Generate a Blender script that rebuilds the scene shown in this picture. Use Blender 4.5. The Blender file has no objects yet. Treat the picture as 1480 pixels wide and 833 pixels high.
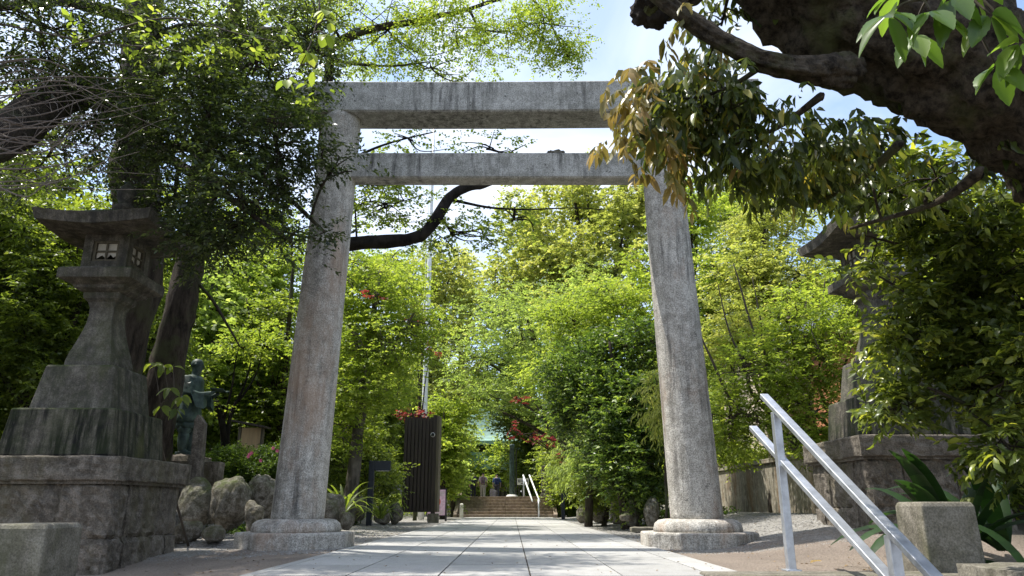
import bpy, bmesh, math, random
import numpy as np
from mathutils import Vector, noise, Matrix
R = math.radians
rng = np.random.default_rng(7)
random.seed(7)
S = bpy.context.scene
col = S.collection
# ------------------------------------------------------------------ camera
F = 1060.0
TH = math.atan(314.5 / F)
CT, ST = math.cos(TH), math.sin(TH)
CAMZ = .45
cd = bpy.data.cameras.new('camera'); cam = bpy.data.objects.new('camera', cd); col.objects.link(cam)
cam.location = (0, 0, CAMZ); cam.rotation_euler = (R(90) + TH, 0, 0)
cd.sensor_width = 36; cd.lens = F / 1480 * 36; cd.clip_end = 2000; cd.clip_start = .05
S.camera = cam
# ------------------------------------------------------------------ sky, sun, exposure
SUN_EL, SUN_AZ = R(64), R(-72)        # azimuth from +Y, negative = to the left
w = bpy.data.worlds.new('World'); S.world = w; w.use_nodes = True
nt = w.node_tree; N = nt.nodes; Lk = nt.links; N.clear()
out = N.new('ShaderNodeOutputWorld'); bg = N.new('ShaderNodeBackground'); bg.inputs[1].default_value = .15
sky = N.new('ShaderNodeTexSky'); sky.sky_type = 'NISHITA'; sky.sun_disc = False
sky.sun_elevation = SUN_EL; sky.sun_rotation = SUN_AZ; sky.air_density = 1.0; sky.dust_density = 1.5
tc = N.new('ShaderNodeTexCoord'); mp = N.new('ShaderNodeMapping'); mp.inputs['Scale'].default_value = (1, 1, 1.6)
nz = N.new('ShaderNodeTexNoise'); nz.inputs['Scale'].default_value = 2.6; nz.inputs['Detail'].default_value = 7; nz.inputs['Distortion'].default_value = .5
rp = N.new('ShaderNodeValToRGB'); rp.color_ramp.elements[0].position = .40; rp.color_ramp.elements[1].position = .66
mx = N.new('ShaderNodeMix'); mx.data_type = 'RGBA'; mx.inputs[7].default_value = (4.1, 4.35, 4.8, 1)
Lk.new(tc.outputs['Generated'], mp.inputs[0]); Lk.new(mp.outputs[0], nz.inputs['Vector']); Lk.new(nz.outputs['Fac'], rp.inputs[0])
Lk.new(rp.outputs[0], mx.inputs[0]); Lk.new(sky.outputs[0], mx.inputs[6]); Lk.new(mx.outputs[2], bg.inputs[0]); Lk.new(bg.outputs[0], out.inputs[0])
sl = bpy.data.lights.new('sun', 'SUN'); sl.energy = 3.5; sl.angle = R(.53); sl.color = (1, .955, .87)
so = bpy.data.objects.new('sun', sl); col.objects.link(so); so.location = (-20, 30, 40)
sd = Vector((math.sin(SUN_AZ) * math.cos(SUN_EL), math.cos(SUN_AZ) * math.cos(SUN_EL), math.sin(SUN_EL)))
so.rotation_euler = sd.to_track_quat('Z', 'Y').to_euler()
S.view_settings.view_transform = 'Standard'; S.view_settings.look = 'None'; S.view_settings.exposure = 1.05; S.view_settings.gamma = 1
S.render.engine = 'CYCLES'
S.cycles.max_bounces = 6; S.cycles.diffuse_bounces = 3; S.cycles.transmission_bounces = 4; S.cycles.transparent_max_bounces = 4
S.render.resolution_x = 1024; S.render.resolution_y = 576

def at(px, py, Y):
    u = (px - 740) / F; v = (416.5 - py) / F; t = Y / (CT - v * ST)
    return np.array((u * t, Y, CAMZ + (ST + v * CT) * t))
def zd(p): return p[1] * CT + (p[2] - CAMZ) * ST

# ------------------------------------------------------------------ mesh helpers
class MB:
    def __init__(s): s.v = []; s.f = []; s.n = 0
    def add(s, vs, fs):
        s.v.append(np.asarray(vs, float)); n = s.n
        s.f += [tuple(i + n for i in f) for f in fs]; s.n += len(vs); return s
    def box(s, x0, x1, y0, y1, z0, z1, top=None):
        a, b = ((x0 + x1) / 2, (y0 + y1) / 2); t = 1 if top is None else top
        hx, hy = (x1 - x0) / 2, (y1 - y0) / 2
        v = [(a - hx, b - hy, z0), (a + hx, b - hy, z0), (a + hx, b + hy, z0), (a - hx, b + hy, z0),
             (a - hx * t, b - hy * t, z1), (a + hx * t, b - hy * t, z1), (a + hx * t, b + hy * t, z1), (a - hx * t, b + hy * t, z1)]
        return s.add(v, [(3, 2, 1, 0), (4, 5, 6, 7), (0, 1, 5, 4), (1, 2, 6, 5), (2, 3, 7, 6), (3, 0, 4, 7)])
    def beam(s, a, b, wx, wz, up=(0, 0, 1)):
        a = Vector(a); b = Vector(b); d = (b - a).normalized(); sx = d.cross(Vector(up)).normalized() * wx / 2; sz = sx.normalized().cross(d) * wz / 2
        v = [a - sx - sz, a + sx - sz, a + sx + sz, a - sx + sz, b - sx - sz, b + sx - sz, b + sx + sz, b - sx + sz]
        return s.add(v, [(0, 1, 2, 3), (7, 6, 5, 4), (1, 0, 4, 5), (2, 1, 5, 6), (3, 2, 6, 7), (0, 3, 7, 4)])
    def loft(s, rings, cap=True):
        k = len(rings[0]); vs = [p for r in rings for p in r]; fs = []
        for i in range(len(rings) - 1):
            for j in range(k):
                a = i * k + j; b = i * k + (j + 1) % k; fs.append((a, b, b + k, a + k))
        if cap: fs += [tuple(range(k - 1, -1, -1)), tuple((len(rings) - 1) * k + j for j in range(k))]
        return s.add(vs, fs)
    def sqprof(s, cx, cy, prof, sub=1):
        rings = []
        for hw, z in prof:
            c = [(-1, -1), (1, -1), (1, 1), (-1, 1)]; ring = []
            for i in range(4):
                a, b = c[i], c[(i + 1) % 4]
                for q in range(sub):
                    t = q / sub; ring.append((cx + hw * (a[0] + (b[0] - a[0]) * t), cy + hw * (a[1] + (b[1] - a[1]) * t), z))
            rings.append(ring)
        return s.loft(rings)
    def lathe(s, cx, cy, prof, k=32, sx=1, sy=1, rot=0):
        return s.loft([[(cx + r * sx * math.cos(2 * math.pi * j / k + rot), cy + r * sy * math.sin(2 * math.pi * j / k + rot), z) for j in range(k)] for r, z in prof])
    def tube(s, pts, rad, k=7, rough=0., seed=0, fr=2.):
        pts = [Vector(p) for p in pts]; n = len(pts); rings = []
        ref = Vector((0, 0, 1)) if abs((pts[-1] - pts[0]).normalized().z) < .9 else Vector((0, 1, 0))
        for i, p in enumerate(pts):
            d = (pts[min(i + 1, n - 1)] - pts[max(i - 1, 0)]).normalized(); a = d.cross(ref).normalized(); b = d.cross(a)
            r = rad[i] if hasattr(rad, '__len__') else rad; ring = []
            for j in range(k):
                q = 2 * math.pi * j / k; e = a * math.cos(q) + b * math.sin(q); rr = r
                if rough:
                    rr *= 1 + rough * (noise.noise(p * fr + e * 1.7 + Vector((seed, 0, 0))) + .5 * noise.noise(p * fr * 3 + e * 5 + Vector((seed, 9, 0))) + (.35 * noise.noise((p + e * rr) * 22) if k > 40 else 0))
                ring.append(p + e * rr)
            rings.append(ring)
        return s.loft(rings)
    def rock(s, x0, x1, y0, y1, z0, z1, amp=.02, n=8, seed=0):
        bm = bmesh.new(); bmesh.ops.create_cube(bm, size=1)
        bmesh.ops.subdivide_edges(bm, edges=bm.edges[:], cuts=n, use_grid_fill=True)
        c = Vector(((x0 + x1) / 2, (y0 + y1) / 2, (z0 + z1) / 2)); sz = Vector((x1 - x0, y1 - y0, z1 - z0)); vs = []
        for v in bm.verts:
            q = v.co; m = sorted((abs(q.x), abs(q.y), abs(q.z)))[::-1]
            p = Vector((q.x * sz.x, q.y * sz.y, q.z * sz.z)) + c
            e = max(0, (.5 - m[1]) * 2); nn = Vector([t if abs(t) > .499 else 0 for t in q])
            if nn.length: nn.normalize()
            off = amp * (min(1, e * 7) * .9 - .5) + amp * 1.1 * noise.noise(p * 9 + Vector((seed, 0, 0))) * min(1, e * 6) + amp * .9 * noise.noise(p * 24)
            vs.append(p + nn * off)
        bm.verts.index_update(); fs = [tuple(v.index for v in f.verts) for f in bm.faces]; bm.free()
        return s.add([tuple(v) for v in vs], fs)

def link(name, me, parent=None, loc=(0, 0, 0)):
    o = bpy.data.objects.new(name, me); col.objects.link(o)
    if parent is not None: o.parent = parent
    else: o.location = loc
    return o
WL = {}
def worldloc(o):
    p = Vector((0, 0, 0))
    while o is not None: p += o.location; o = o.parent
    return p
def tag(o, label=None, cat=None, group=None, kind=None):
    if label: o['label'] = label
    if cat: o['category'] = cat
    if group: o['group'] = group
    if kind: o['kind'] = kind
    return o
def build(mb, name, mat, parent=None, loc=(0, 0, 0), smooth=False, bevel=0, attr=None):
    v = np.concatenate([np.asarray(a, float).reshape(-1, 3) for a in mb.v]); org = worldloc(parent) if parent is not None else Vector(loc)
    v = v - np.array(org); me = bpy.data.meshes.new(name); me.from_pydata(v.tolist(), [], mb.f); me.update()
    if smooth: me.polygons.foreach_set('use_smooth', [True] * len(me.polygons))
    me.materials.append(mat); o = link(name, me, parent, loc)
    if bevel:
        b = o.modifiers.new('bevel', 'BEVEL'); b.width = bevel; b.segments = 2; b.limit_method = 'ANGLE'; b.angle_limit = R(35)
    return o
def thing(name, loc, label, cat, group=None):
    o = bpy.data.objects.new(name, None); col.objects.link(o); o.location = loc; o.empty_display_size = .2
    return tag(o, label, cat, group)
def curve_pts(pts, n=6, wob=0., seed=0):
    P = [Vector(p) for p in pts]; out = []
    for i in range(len(P) - 1):
        p0, p1, p2, p3 = P[max(i - 1, 0)], P[i], P[i + 1], P[min(i + 2, len(P) - 1)]
        for q in range(n):
            t = q / n; out.append(.5 * ((2 * p1) + (p2 - p0) * t + (2 * p0 - 5 * p1 + 4 * p2 - p3) * t * t + (3 * p1 - p0 - 3 * p2 + p3) * t ** 3))
    out.append(P[-1])
    if wob:
        out = [p + Vector((noise.noise(p * 1.3 + Vector((seed, 0, 0))), noise.noise(p * 1.3 + Vector((0, seed, 5))), noise.noise(p * 1.3 + Vector((9, 0, seed))))) * wob * (0 if i in (0,) else 1) for i, p in enumerate(out)]
    return out
def lerps(a, n):
    return list(np.interp(np.linspace(0, len(a) - 1, n), range(len(a)), a))

# ------------------------------------------------------------------ materials
def newmat(name):
    m = bpy.data.materials.new(name); m.use_nodes = True; nt = m.node_tree; nt.nodes.clear(); return m, nt, nt.nodes, nt.links
def col4(c): return (c[0], c[1], c[2], 1)
def leafmat(name, cols, trans, tf=.45, rough=.45, spec=.4):
    m, nt, n, l = newmat(name); o = n.new('ShaderNodeOutputMaterial'); p = n.new('ShaderNodeBsdfPrincipled'); t = n.new('ShaderNodeBsdfTranslucent'); mx = n.new('ShaderNodeMixShader')
    a = n.new('ShaderNodeAttribute'); a.attribute_name = 'tone'; r = n.new('ShaderNodeValToRGB')
    while len(r.color_ramp.elements) < len(cols): r.color_ramp.elements.new(.5)
    for i, (pos, c) in enumerate(cols): r.color_ramp.elements[i].position = pos; r.color_ramp.elements[i].color = col4(c)
    l.new(a.outputs['Fac'], r.inputs[0]); l.new(r.outputs[0], p.inputs['Base Color'])
    p.inputs['Roughness'].default_value = rough; p.inputs['Specular IOR Level'].default_value = spec
    mu = n.new('ShaderNodeMix'); mu.data_type = 'RGBA'; mu.blend_type = 'MULTIPLY'; mu.inputs[0].default_value = 1; mu.inputs[7].default_value = col4(trans)
    l.new(r.outputs[0], mu.inputs[6]); l.new(mu.outputs[2], t.inputs[0])
    mx.inputs[0].default_value = tf; l.new(p.outputs[0], mx.inputs[1]); l.new(t.outputs[0], mx.inputs[2]); l.new(mx.outputs[0], o.inputs[0]); return m
def nmix(n, l, fac, a, b, mode='MIX'):
    x = n.new('ShaderNodeMix'); x.data_type = 'RGBA'; x.blend_type = mode
    for i, s in ((0, fac), (6, a), (7, b)):
        if hasattr(s, 'links') or hasattr(s, 'is_output'): l.new(s, x.inputs[i])
        else: x.inputs[i].default_value = s if i == 0 else col4(s)
    return x.outputs[2]
def nnoise(n, l, vec, sc, det=5, rough=.55, st=(1, 1, 1), lo=.4, hi=.6):
    mp = n.new('ShaderNodeMapping'); mp.inputs['Scale'].default_value = st; l.new(vec, mp.inputs[0])
    t = n.new('ShaderNodeTexNoise'); t.inputs['Scale'].default_value = sc; t.inputs['Detail'].default_value = det; t.inputs['Roughness'].default_value = rough
    l.new(mp.outputs[0], t.inputs['Vector']); r = n.new('ShaderNodeMapRange'); r.inputs[1].default_value = lo; r.inputs[2].default_value = hi; l.new(t.outputs[0], r.inputs[0]); return r.outputs[0], t.outputs[0]
def stone(name, base, dark, light, streak=.6, speck=.5, stain=None, moss=None, bump=.25, sc=1., rough=.9, stain_amt=.5, streak_col=(.035, .033, .03), slo=.5, spots=0):
    m, nt, n, l = newmat(name); o = n.new('ShaderNodeOutputMaterial'); p = n.new('ShaderNodeBsdfPrincipled'); g = n.new('ShaderNodeNewGeometry'); V = g.outputs['Position']
    a, _ = nnoise(n, l, V, 1.6 * sc, 6, .6, lo=.35, hi=.65); c = nmix(n, l, a, dark, base)
    b, braw = nnoise(n, l, V, 9 * sc, 6, .65, lo=.42, hi=.68); c = nmix(n, l, b, c, light)
    s, sraw = nnoise(n, l, V, 75, 3, .7, lo=.36, hi=.64); ss = n.new('ShaderNodeMapRange'); ss.inputs[3].default_value = 1 - speck * .6; ss.inputs[4].default_value = 1 + speck * .5; l.new(s, ss.inputs[0])
    vm = n.new('ShaderNodeVectorMath'); vm.operation = 'SCALE'; l.new(c, vm.inputs[0]); l.new(ss.outputs[0], vm.inputs[3]); c = vm.outputs[0]
    k, _ = nnoise(n, l, V, 13, 5, .7, st=(1, 1, .07), lo=slo, hi=slo + .2); k2, _ = nnoise(n, l, V, 1.1, 3, lo=slo - .1, hi=slo + .1)
    mm = n.new('ShaderNodeMath'); mm.operation = 'MULTIPLY'; l.new(k, mm.inputs[0]); l.new(k2, mm.inputs[1]); m2 = n.new('ShaderNodeMath'); m2.operation = 'MULTIPLY'; l.new(mm.outputs[0], m2.inputs[0]); m2.inputs[1].default_value = streak
    c = nmix(n, l, m2.outputs[0], c, streak_col)
    if spots:
        q, _ = nnoise(n, l, V, 17, 3, .6, lo=.66, hi=.7); mq = n.new('ShaderNodeMath'); mq.operation = 'MULTIPLY'; l.new(q, mq.inputs[0]); mq.inputs[1].default_value = spots; c = nmix(n, l, mq.outputs[0], c, (.05, .048, .045))
    if stain:
        q, _ = nnoise(n, l, V, 1.9, 7, .7, st=(1, 1, .35), lo=.5, hi=.68); mq = n.new('ShaderNodeMath'); mq.operation = 'MULTIPLY'; l.new(q, mq.inputs[0]); mq.inputs[1].default_value = stain_amt; c = nmix(n, l, mq.outputs[0], c, stain)
    if moss:
        sx = n.new('ShaderNodeSeparateXYZ'); l.new(g.outputs['Normal'], sx.inputs[0]); q, _ = nnoise(n, l, V, 4, 6, .7, lo=.4, hi=.6)
        ma = n.new('ShaderNodeMapRange'); ma.inputs[1].default_value = -.1; ma.inputs[2].default_value = .7; l.new(sx.outputs[2], ma.inputs[0]); mq = n.new('ShaderNodeMath'); mq.operation = 'MULTIPLY'; l.new(ma.outputs[0], mq.inputs[0]); l.new(q, mq.inputs[1]); c = nmix(n, l, mq.outputs[0], c, moss)
    l.new(c, p.inputs['Base Color']); p.inputs['Roughness'].default_value = rough; p.inputs['Specular IOR Level'].default_value = .3
    ad = n.new('ShaderNodeMath'); ad.operation = 'MULTIPLY_ADD'; l.new(sraw, ad.inputs[0]); ad.inputs[1].default_value = .35; l.new(braw, ad.inputs[2])
    bp = n.new('ShaderNodeBump'); bp.inputs['Strength'].default_value = bump; bp.inputs['Distance'].default_value = .03; l.new(ad.outputs[0], bp.inputs['Height']); l.new(bp.outputs[0], p.inputs['Normal'])
    l.new(p.outputs[0], o.inputs[0]); return m
def bark(name, a, b, moss=None, sc=1., st=(1, 1, .25), bump=.8):
    m, nt, n, l = newmat(name); o = n.new('ShaderNodeOutputMaterial'); p = n.new('ShaderNodeBsdfPrincipled'); g = n.new('ShaderNodeNewGeometry'); V = g.outputs['Position']
    q, qr = nnoise(n, l, V, 14 * sc, 8, .7, st=st, lo=.38, hi=.62); c = nmix(n, l, q, a, b)
    k, _ = nnoise(n, l, V, 2.2, 5, .6, lo=.5, hi=.66); c = nmix(n, l, k, c, moss or tuple(t * 1.5 for t in b))
    l.new(c, p.inputs['Base Color']); p.inputs['Roughness'].default_value = .92; p.inputs['Specular IOR Level'].default_value = .2
    bp = n.new('ShaderNodeBump'); bp.inputs['Strength'].default_value = bump; bp.inputs['Distance'].default_value = .04; l.new(qr, bp.inputs['Height']); l.new(bp.outputs[0], p.inputs['Normal']); l.new(p.outputs[0], o.inputs[0]); return m
def plain(name, c, rough=.6, metal=0., var=.25, sc=8, st=(1, 1, 1), bump=.1):
    m, nt, n, l = newmat(name); o = n.new('ShaderNodeOutputMaterial'); p = n.new('ShaderNodeBsdfPrincipled'); g = n.new('ShaderNodeNewGeometry')
    q, qr = nnoise(n, l, g.outputs['Position'], sc, 6, .65, st=st, lo=.3, hi=.7); cc = nmix(n, l, q, tuple(t * (1 - var) for t in c), tuple(min(1, t * (1 + var)) for t in c))
    l.new(cc, p.inputs['Base Color']); p.inputs['Roughness'].default_value = rough; p.inputs['Metallic'].default_value = metal
    bp = n.new('ShaderNodeBump'); bp.inputs['Strength'].default_value = bump; bp.inputs['Distance'].default_value = .02; l.new(qr, bp.inputs['Height']); l.new(bp.outputs[0], p.inputs['Normal']); l.new(p.outputs[0], o.inputs[0]); return m

M = {}
M['torii'] = stone('weathered_concrete', (.42, .395, .35), (.28, .26, .225), (.56, .53, .48), streak=.75, speck=.8, stain=(.36, .24, .16), stain_amt=.6, bump=.4, spots=.6, slo=.46)
M['toriibeam'] = stone('weathered_concrete_beam', (.37, .36, .325), (.24, .235, .205), (.47, .455, .42), streak=.85, speck=.7, bump=.35, spots=.8, slo=.46)
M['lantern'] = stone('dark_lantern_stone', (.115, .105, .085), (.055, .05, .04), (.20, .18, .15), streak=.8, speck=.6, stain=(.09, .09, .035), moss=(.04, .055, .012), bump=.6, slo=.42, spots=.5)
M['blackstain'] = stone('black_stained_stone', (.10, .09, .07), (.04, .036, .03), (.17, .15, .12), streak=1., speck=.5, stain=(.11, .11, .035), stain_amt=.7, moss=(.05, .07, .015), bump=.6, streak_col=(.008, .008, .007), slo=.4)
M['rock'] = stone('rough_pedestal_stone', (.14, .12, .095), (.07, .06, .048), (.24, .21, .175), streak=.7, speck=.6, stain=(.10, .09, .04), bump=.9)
M['boulder'] = stone('lichened_boulder', (.14, .12, .09), (.065, .058, .042), (.30, .28, .24), streak=.2, speck=.6, moss=(.07, .085, .025), bump=.9, sc=1.6)
M['block'] = stone('smooth_block_stone', (.17, .155, .12), (.1, .092, .072), (.25, .23, .19), streak=.35, speck=.55, stain=(.10, .105, .045), bump=.4)
M['wall'] = stone('stained_retaining_concrete', (.3, .27, .21), (.19, .165, .12), (.4, .37, .3), streak=1.1, speck=.3, stain=(.22, .12, .05), stain_amt=.8, bump=.4, streak_col=(.03, .027, .02))
M['stair'] = stone('brown_stair_stone', (.26, .2, .155), (.16, .125, .095), (.36, .29, .23), streak=.2, speck=.5, bump=.4)
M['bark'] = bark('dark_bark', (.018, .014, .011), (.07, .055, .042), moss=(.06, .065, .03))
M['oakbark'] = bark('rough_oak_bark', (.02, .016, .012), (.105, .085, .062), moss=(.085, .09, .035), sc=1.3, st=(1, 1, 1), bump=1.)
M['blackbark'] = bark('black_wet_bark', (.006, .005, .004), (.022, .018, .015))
M['greybark'] = bark('grey_smooth_bark', (.05, .043, .035), (.13, .115, .095), sc=.6, bump=.35)
M['twig'] = plain('twig', (.07, .055, .04), .9)
M['paletwig'] = plain('pale_dead_twig', (.16, .13, .11), .9)
M['metal'] = plain('brushed_aluminium', (.56, .58, .62), .42, .8, .28, 9, (1, 1, 1), .05)
M['whitepaint'] = plain('white_paint', (.75, .76, .76), .4)
M['navy'] = plain('dark_navy_paint', (.012, .018, .03), .35)
M['darkwood'] = plain('dark_weathered_wood', (.035, .026, .021), .75, 0, .45, 30, (1, 1, .05), .3)
M['brownwood'] = plain('mossy_brown_wood', (.1, .085, .055), .8, 0, .4, 30, (1, 1, .05), .3)
M['palewood'] = plain('pale_cedar_wood', (.42, .29, .15), .7, 0, .2, 20, (1, 1, .1), .2)
M['bronze'] = stone('green_patina_bronze', (.035, .06, .052), (.016, .028, .025), (.08, .125, .105), streak=.5, speck=.1, bump=.1, rough=.5)
M['copper'] = plain('verdigris_copper_roof', (.2, .33, .28), .6, 0, .2, 3)
M['roofgrey'] = plain('grey_metal_roof', (.22, .25, .3), .5)
M['terracotta'] = plain('terracotta_wall', (.42, .17, .08), .8)
M['beige'] = plain('beige_wall', (.55, .47, .36), .8)
M['glass'] = plain('dark_glass', (.03, .04, .05), .1, 0, .1)
M['paper'] = plain('old_lantern_paper', (.5, .46, .38), .8)
M['black'] = plain('black_metal', (.012, .012, .012), .4)
M['soil'] = plain('dark_soil', (.06, .048, .034), .95)
M['red'] = plain('poster_red', (.6, .09, .05), .6)
M['pinkpaper'] = plain('poster_pink', (.72, .5, .62), .6, 0, .25, 14)
M['pinkpetal'] = plain('pink_petal', (.75, .16, .3), .6)
M['pinkrock'] = stone('pink_granite', (.42, .33, .3), (.3, .22, .2), (.5, .42, .4), streak=.1)
M['white'] = plain('white_stone', (.6, .58, .54), .7)
# leaves
M['L_dark'] = leafmat('dark_glossy_leaf', [(0, (.02, .03, .014)), (.6, (.05, .07, .026)), (1, (.12, .15, .045))], (2.0, 2.1, .9), .38, .3, .55)
M['L_mid'] = leafmat('mid_green_leaf', [(0, (.055, .08, .022)), (.6, (.13, .17, .04)), (1, (.24, .28, .07))], (2.5, 2.5, .9), .5, .42, .4)
M['L_bright'] = leafmat('bright_maple_leaf', [(0, (.13, .19, .03)), (.6, (.235, .31, .055)), (1, (.37, .42, .10))], (1.8, 1.75, .9), .55, .5, .35)
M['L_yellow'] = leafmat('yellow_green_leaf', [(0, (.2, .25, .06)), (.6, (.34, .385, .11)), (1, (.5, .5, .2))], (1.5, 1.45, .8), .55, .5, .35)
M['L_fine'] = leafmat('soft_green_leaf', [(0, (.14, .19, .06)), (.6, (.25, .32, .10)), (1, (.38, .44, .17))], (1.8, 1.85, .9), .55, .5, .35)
M['L_gloss'] = leafmat('glossy_camellia_leaf', [(0, (.03, .055, .018)), (.55, (.08, .13, .035)), (.75, (.2, .28, .055)), (1, (.34, .42, .09))], (1.9, 2.0, .8), .35, .4, .45)
M['L_olive'] = leafmat('olive_oak_leaf', [(0, (.025, .042, .014)), (.55, (.075, .105, .03)), (.85, (.16, .19, .045)), (1, (.28, .24, .06))], (2.2, 2.0, .8), .42, .3, .5)
M['L_gold'] = leafmat('golden_young_leaf', [(0, (.13, .14, .035)), (.5, (.28, .23, .07)), (1, (.42, .29, .12))], (1.3, 1.2, .8), .45, .35, .5)
M['L_red'] = leafmat('red_maple_leaf', [(0, (.09, .012, .012)), (.6, (.2, .03, .028)), (1, (.36, .07, .06))], (1.4, 1.1, 1.1), .5, .5, .3)
M['L_maroon'] = leafmat('maroon_maple_leaf', [(0, (.05, .012, .01)), (1, (.14, .03, .022))], (1.8, 1.2, 1.1), .4, .5, .3)
M['L_gloss2'] = leafmat('yellow_tinged_shrub_leaf', [(0, (.04, .06, .018)), (.6, (.12, .16, .035)), (.85, (.24, .28, .055)), (1, (.38, .4, .09))], (2.2, 2.1, .8), .45, .32, .5)
M['L_aucuba'] = leafmat('large_toothed_leaf', [(0, (.05, .09, .02)), (.6, (.12, .2, .04)), (1, (.25, .33, .08))], (1.9, 2.0, .8), .45, .3, .6)
M['L_azalea'] = leafmat('azalea_leaf', [(0, (.025, .05, .012)), (.7, (.07, .12, .02)), (1, (.17, .24, .035))], (2.0, 2.0, .9), .4, .5, .3)
M['L_blade'] = leafmat('strap_leaf', [(0, (.012, .03, .01)), (.85, (.03, .07, .02)), (1, (.16, .19, .03))], (2.0, 2.2, .8), .3, .55, .3)

# ------------------------------------------------------------------ foliage
def nrm(a): return a / (np.linalg.norm(a, axis=-1, keepdims=True) + 1e-9)
def leaf_arrays(pos, axis, L, W, tone, curl=.25, hi=False, tilt=.6):
    n = len(pos); curl = rng.uniform(-.1, .9, (n, 1)) if hi else curl; axis = nrm(axis); up = np.tile([0, 0, 1.], (n, 1)) + rng.normal(0, tilt, (n, 3))
    s = nrm(np.cross(axis, up)); nn = np.cross(s, axis); L = L[:, None]; W = W[:, None]
    if not hi:
        v = np.stack([pos, pos + axis * L * .45 + s * W * .5 + nn * W * .22, pos + axis * L - nn * L * curl * .4, pos + axis * L * .45 - s * W * .5 + nn * W * .22], 1)
        idx = np.arange(n)[:, None] * 4 + np.array([[0, 1, 2, 3]]); return v.reshape(-1, 3), idx, tone
    c1 = pos + axis * L * .35 + nn * 0; c2 = pos + axis * L * .7 - nn * L * curl * .15; tip = pos + axis * L - nn * L * curl * .45
    a1 = c1 + s * W * .5 + nn * W * .16; a2 = c2 + s * W * .38 + nn * W * .12; b1 = c1 - s * W * .5 + nn * W * .16; b2 = c2 - s * W * .38 + nn * W * .12
    v = np.stack([pos, a1, a2, tip, b2, b1, c1, c2], 1); base = np.arange(n)[:, None] * 8
    q = np.concatenate([base + np.array([[0, 1, 6, 6]]), base + np.array([[6, 1, 2, 7]]), base + np.array([[7, 2, 3, 3]]), base + np.array([[0, 6, 5, 5]]), base + np.array([[6, 7, 4, 5]]), base + np.array([[7, 3, 4, 4]])], 0)
    return v.reshape(-1, 3), q, np.tile(tone, 6)
def mesh_from_quads(name, v, q, tone, mat, parent, smooth=False, loc=(0, 0, 0)):
    org = np.array(worldloc(parent)) if parent is not None else np.array(loc); v = v - org
    tri = q[:, 2] == q[:, 3]; cnt = np.where(tri, 3, 4); mask = np.ones(q.shape, bool); mask[tri, 3] = False
    idx = q[mask]; st = np.concatenate([[0], np.cumsum(cnt)[:-1]])
    me = bpy.data.meshes.new(name); me.vertices.add(len(v)); me.vertices.foreach_set('co', v.ravel().astype(np.float32))
    me.loops.add(len(idx)); me.loops.foreach_set('vertex_index', idx.astype(np.int32)); me.polygons.add(len(q)); me.polygons.foreach_set('loop_start', st.astype(np.int32))
    me.update(calc_edges=True); me.validate()
    at_ = me.attributes.new('tone', 'FLOAT', 'FACE')
    if len(me.polygons) == len(tone): at_.data.foreach_set('value', tone.astype(np.float32))
    else: at_.data.foreach_set('value', rng.random(len(me.polygons)).astype(np.float32))
    if smooth: me.polygons.foreach_set('use_smooth', [True] * len(me.polygons))
    me.materials.append(mat); return link(name, me, parent, loc)
SP = dict(  # L, W, sprays per clump, leaves per spray, spray length, clump radius, droop, leaf detail, direction flatness
    dark=dict(L=.06, W=.026, m=9, k=9, tl=.22, cr=.17, droop=.12, hi=False, flat=.5),
    fardark=dict(L=.11, W=.06, m=9, k=8, tl=.35, cr=.34, droop=.1, hi=False, flat=.5),
    maple=dict(L=.08, W=.055, m=8, k=9, tl=.34, cr=.26, droop=.1, hi=False, flat=.2),
    farmaple=dict(L=.13, W=.09, m=9, k=9, tl=.55, cr=.42, droop=.1, hi=False, flat=.25),
    far=dict(L=.19, W=.14, m=12, k=9, tl=.6, cr=.65, droop=.05, hi=False, flat=.7),
    gloss=dict(L=.10, W=.045, m=7, k=8, tl=.16, cr=.16, droop=0, hi=True, flat=.8),
    shrub=dict(L=.075, W=.03, m=8, k=8, tl=.22, cr=.2, droop=.05, hi=False, flat=.7),
    azalea=dict(L=.035, W=.016, m=8, k=7, tl=.07, cr=.08, droop=0, hi=False, flat=1.),
    oak=dict(L=.12, W=.04, m=5, k=9, tl=.10, cr=.14, droop=.5, hi=True, flat=.7),
    near=dict(L=.07, W=.03, m=5, k=9, tl=.18, cr=.12, droop=.15, hi=True, flat=.6),
)
def B(px, py, Y, rx, rz, ry, n): 
    p = at(px, py, Y); z = zd(p); return (p, np.array((rx * z / F, ry, rz * z / F)), n)
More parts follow.
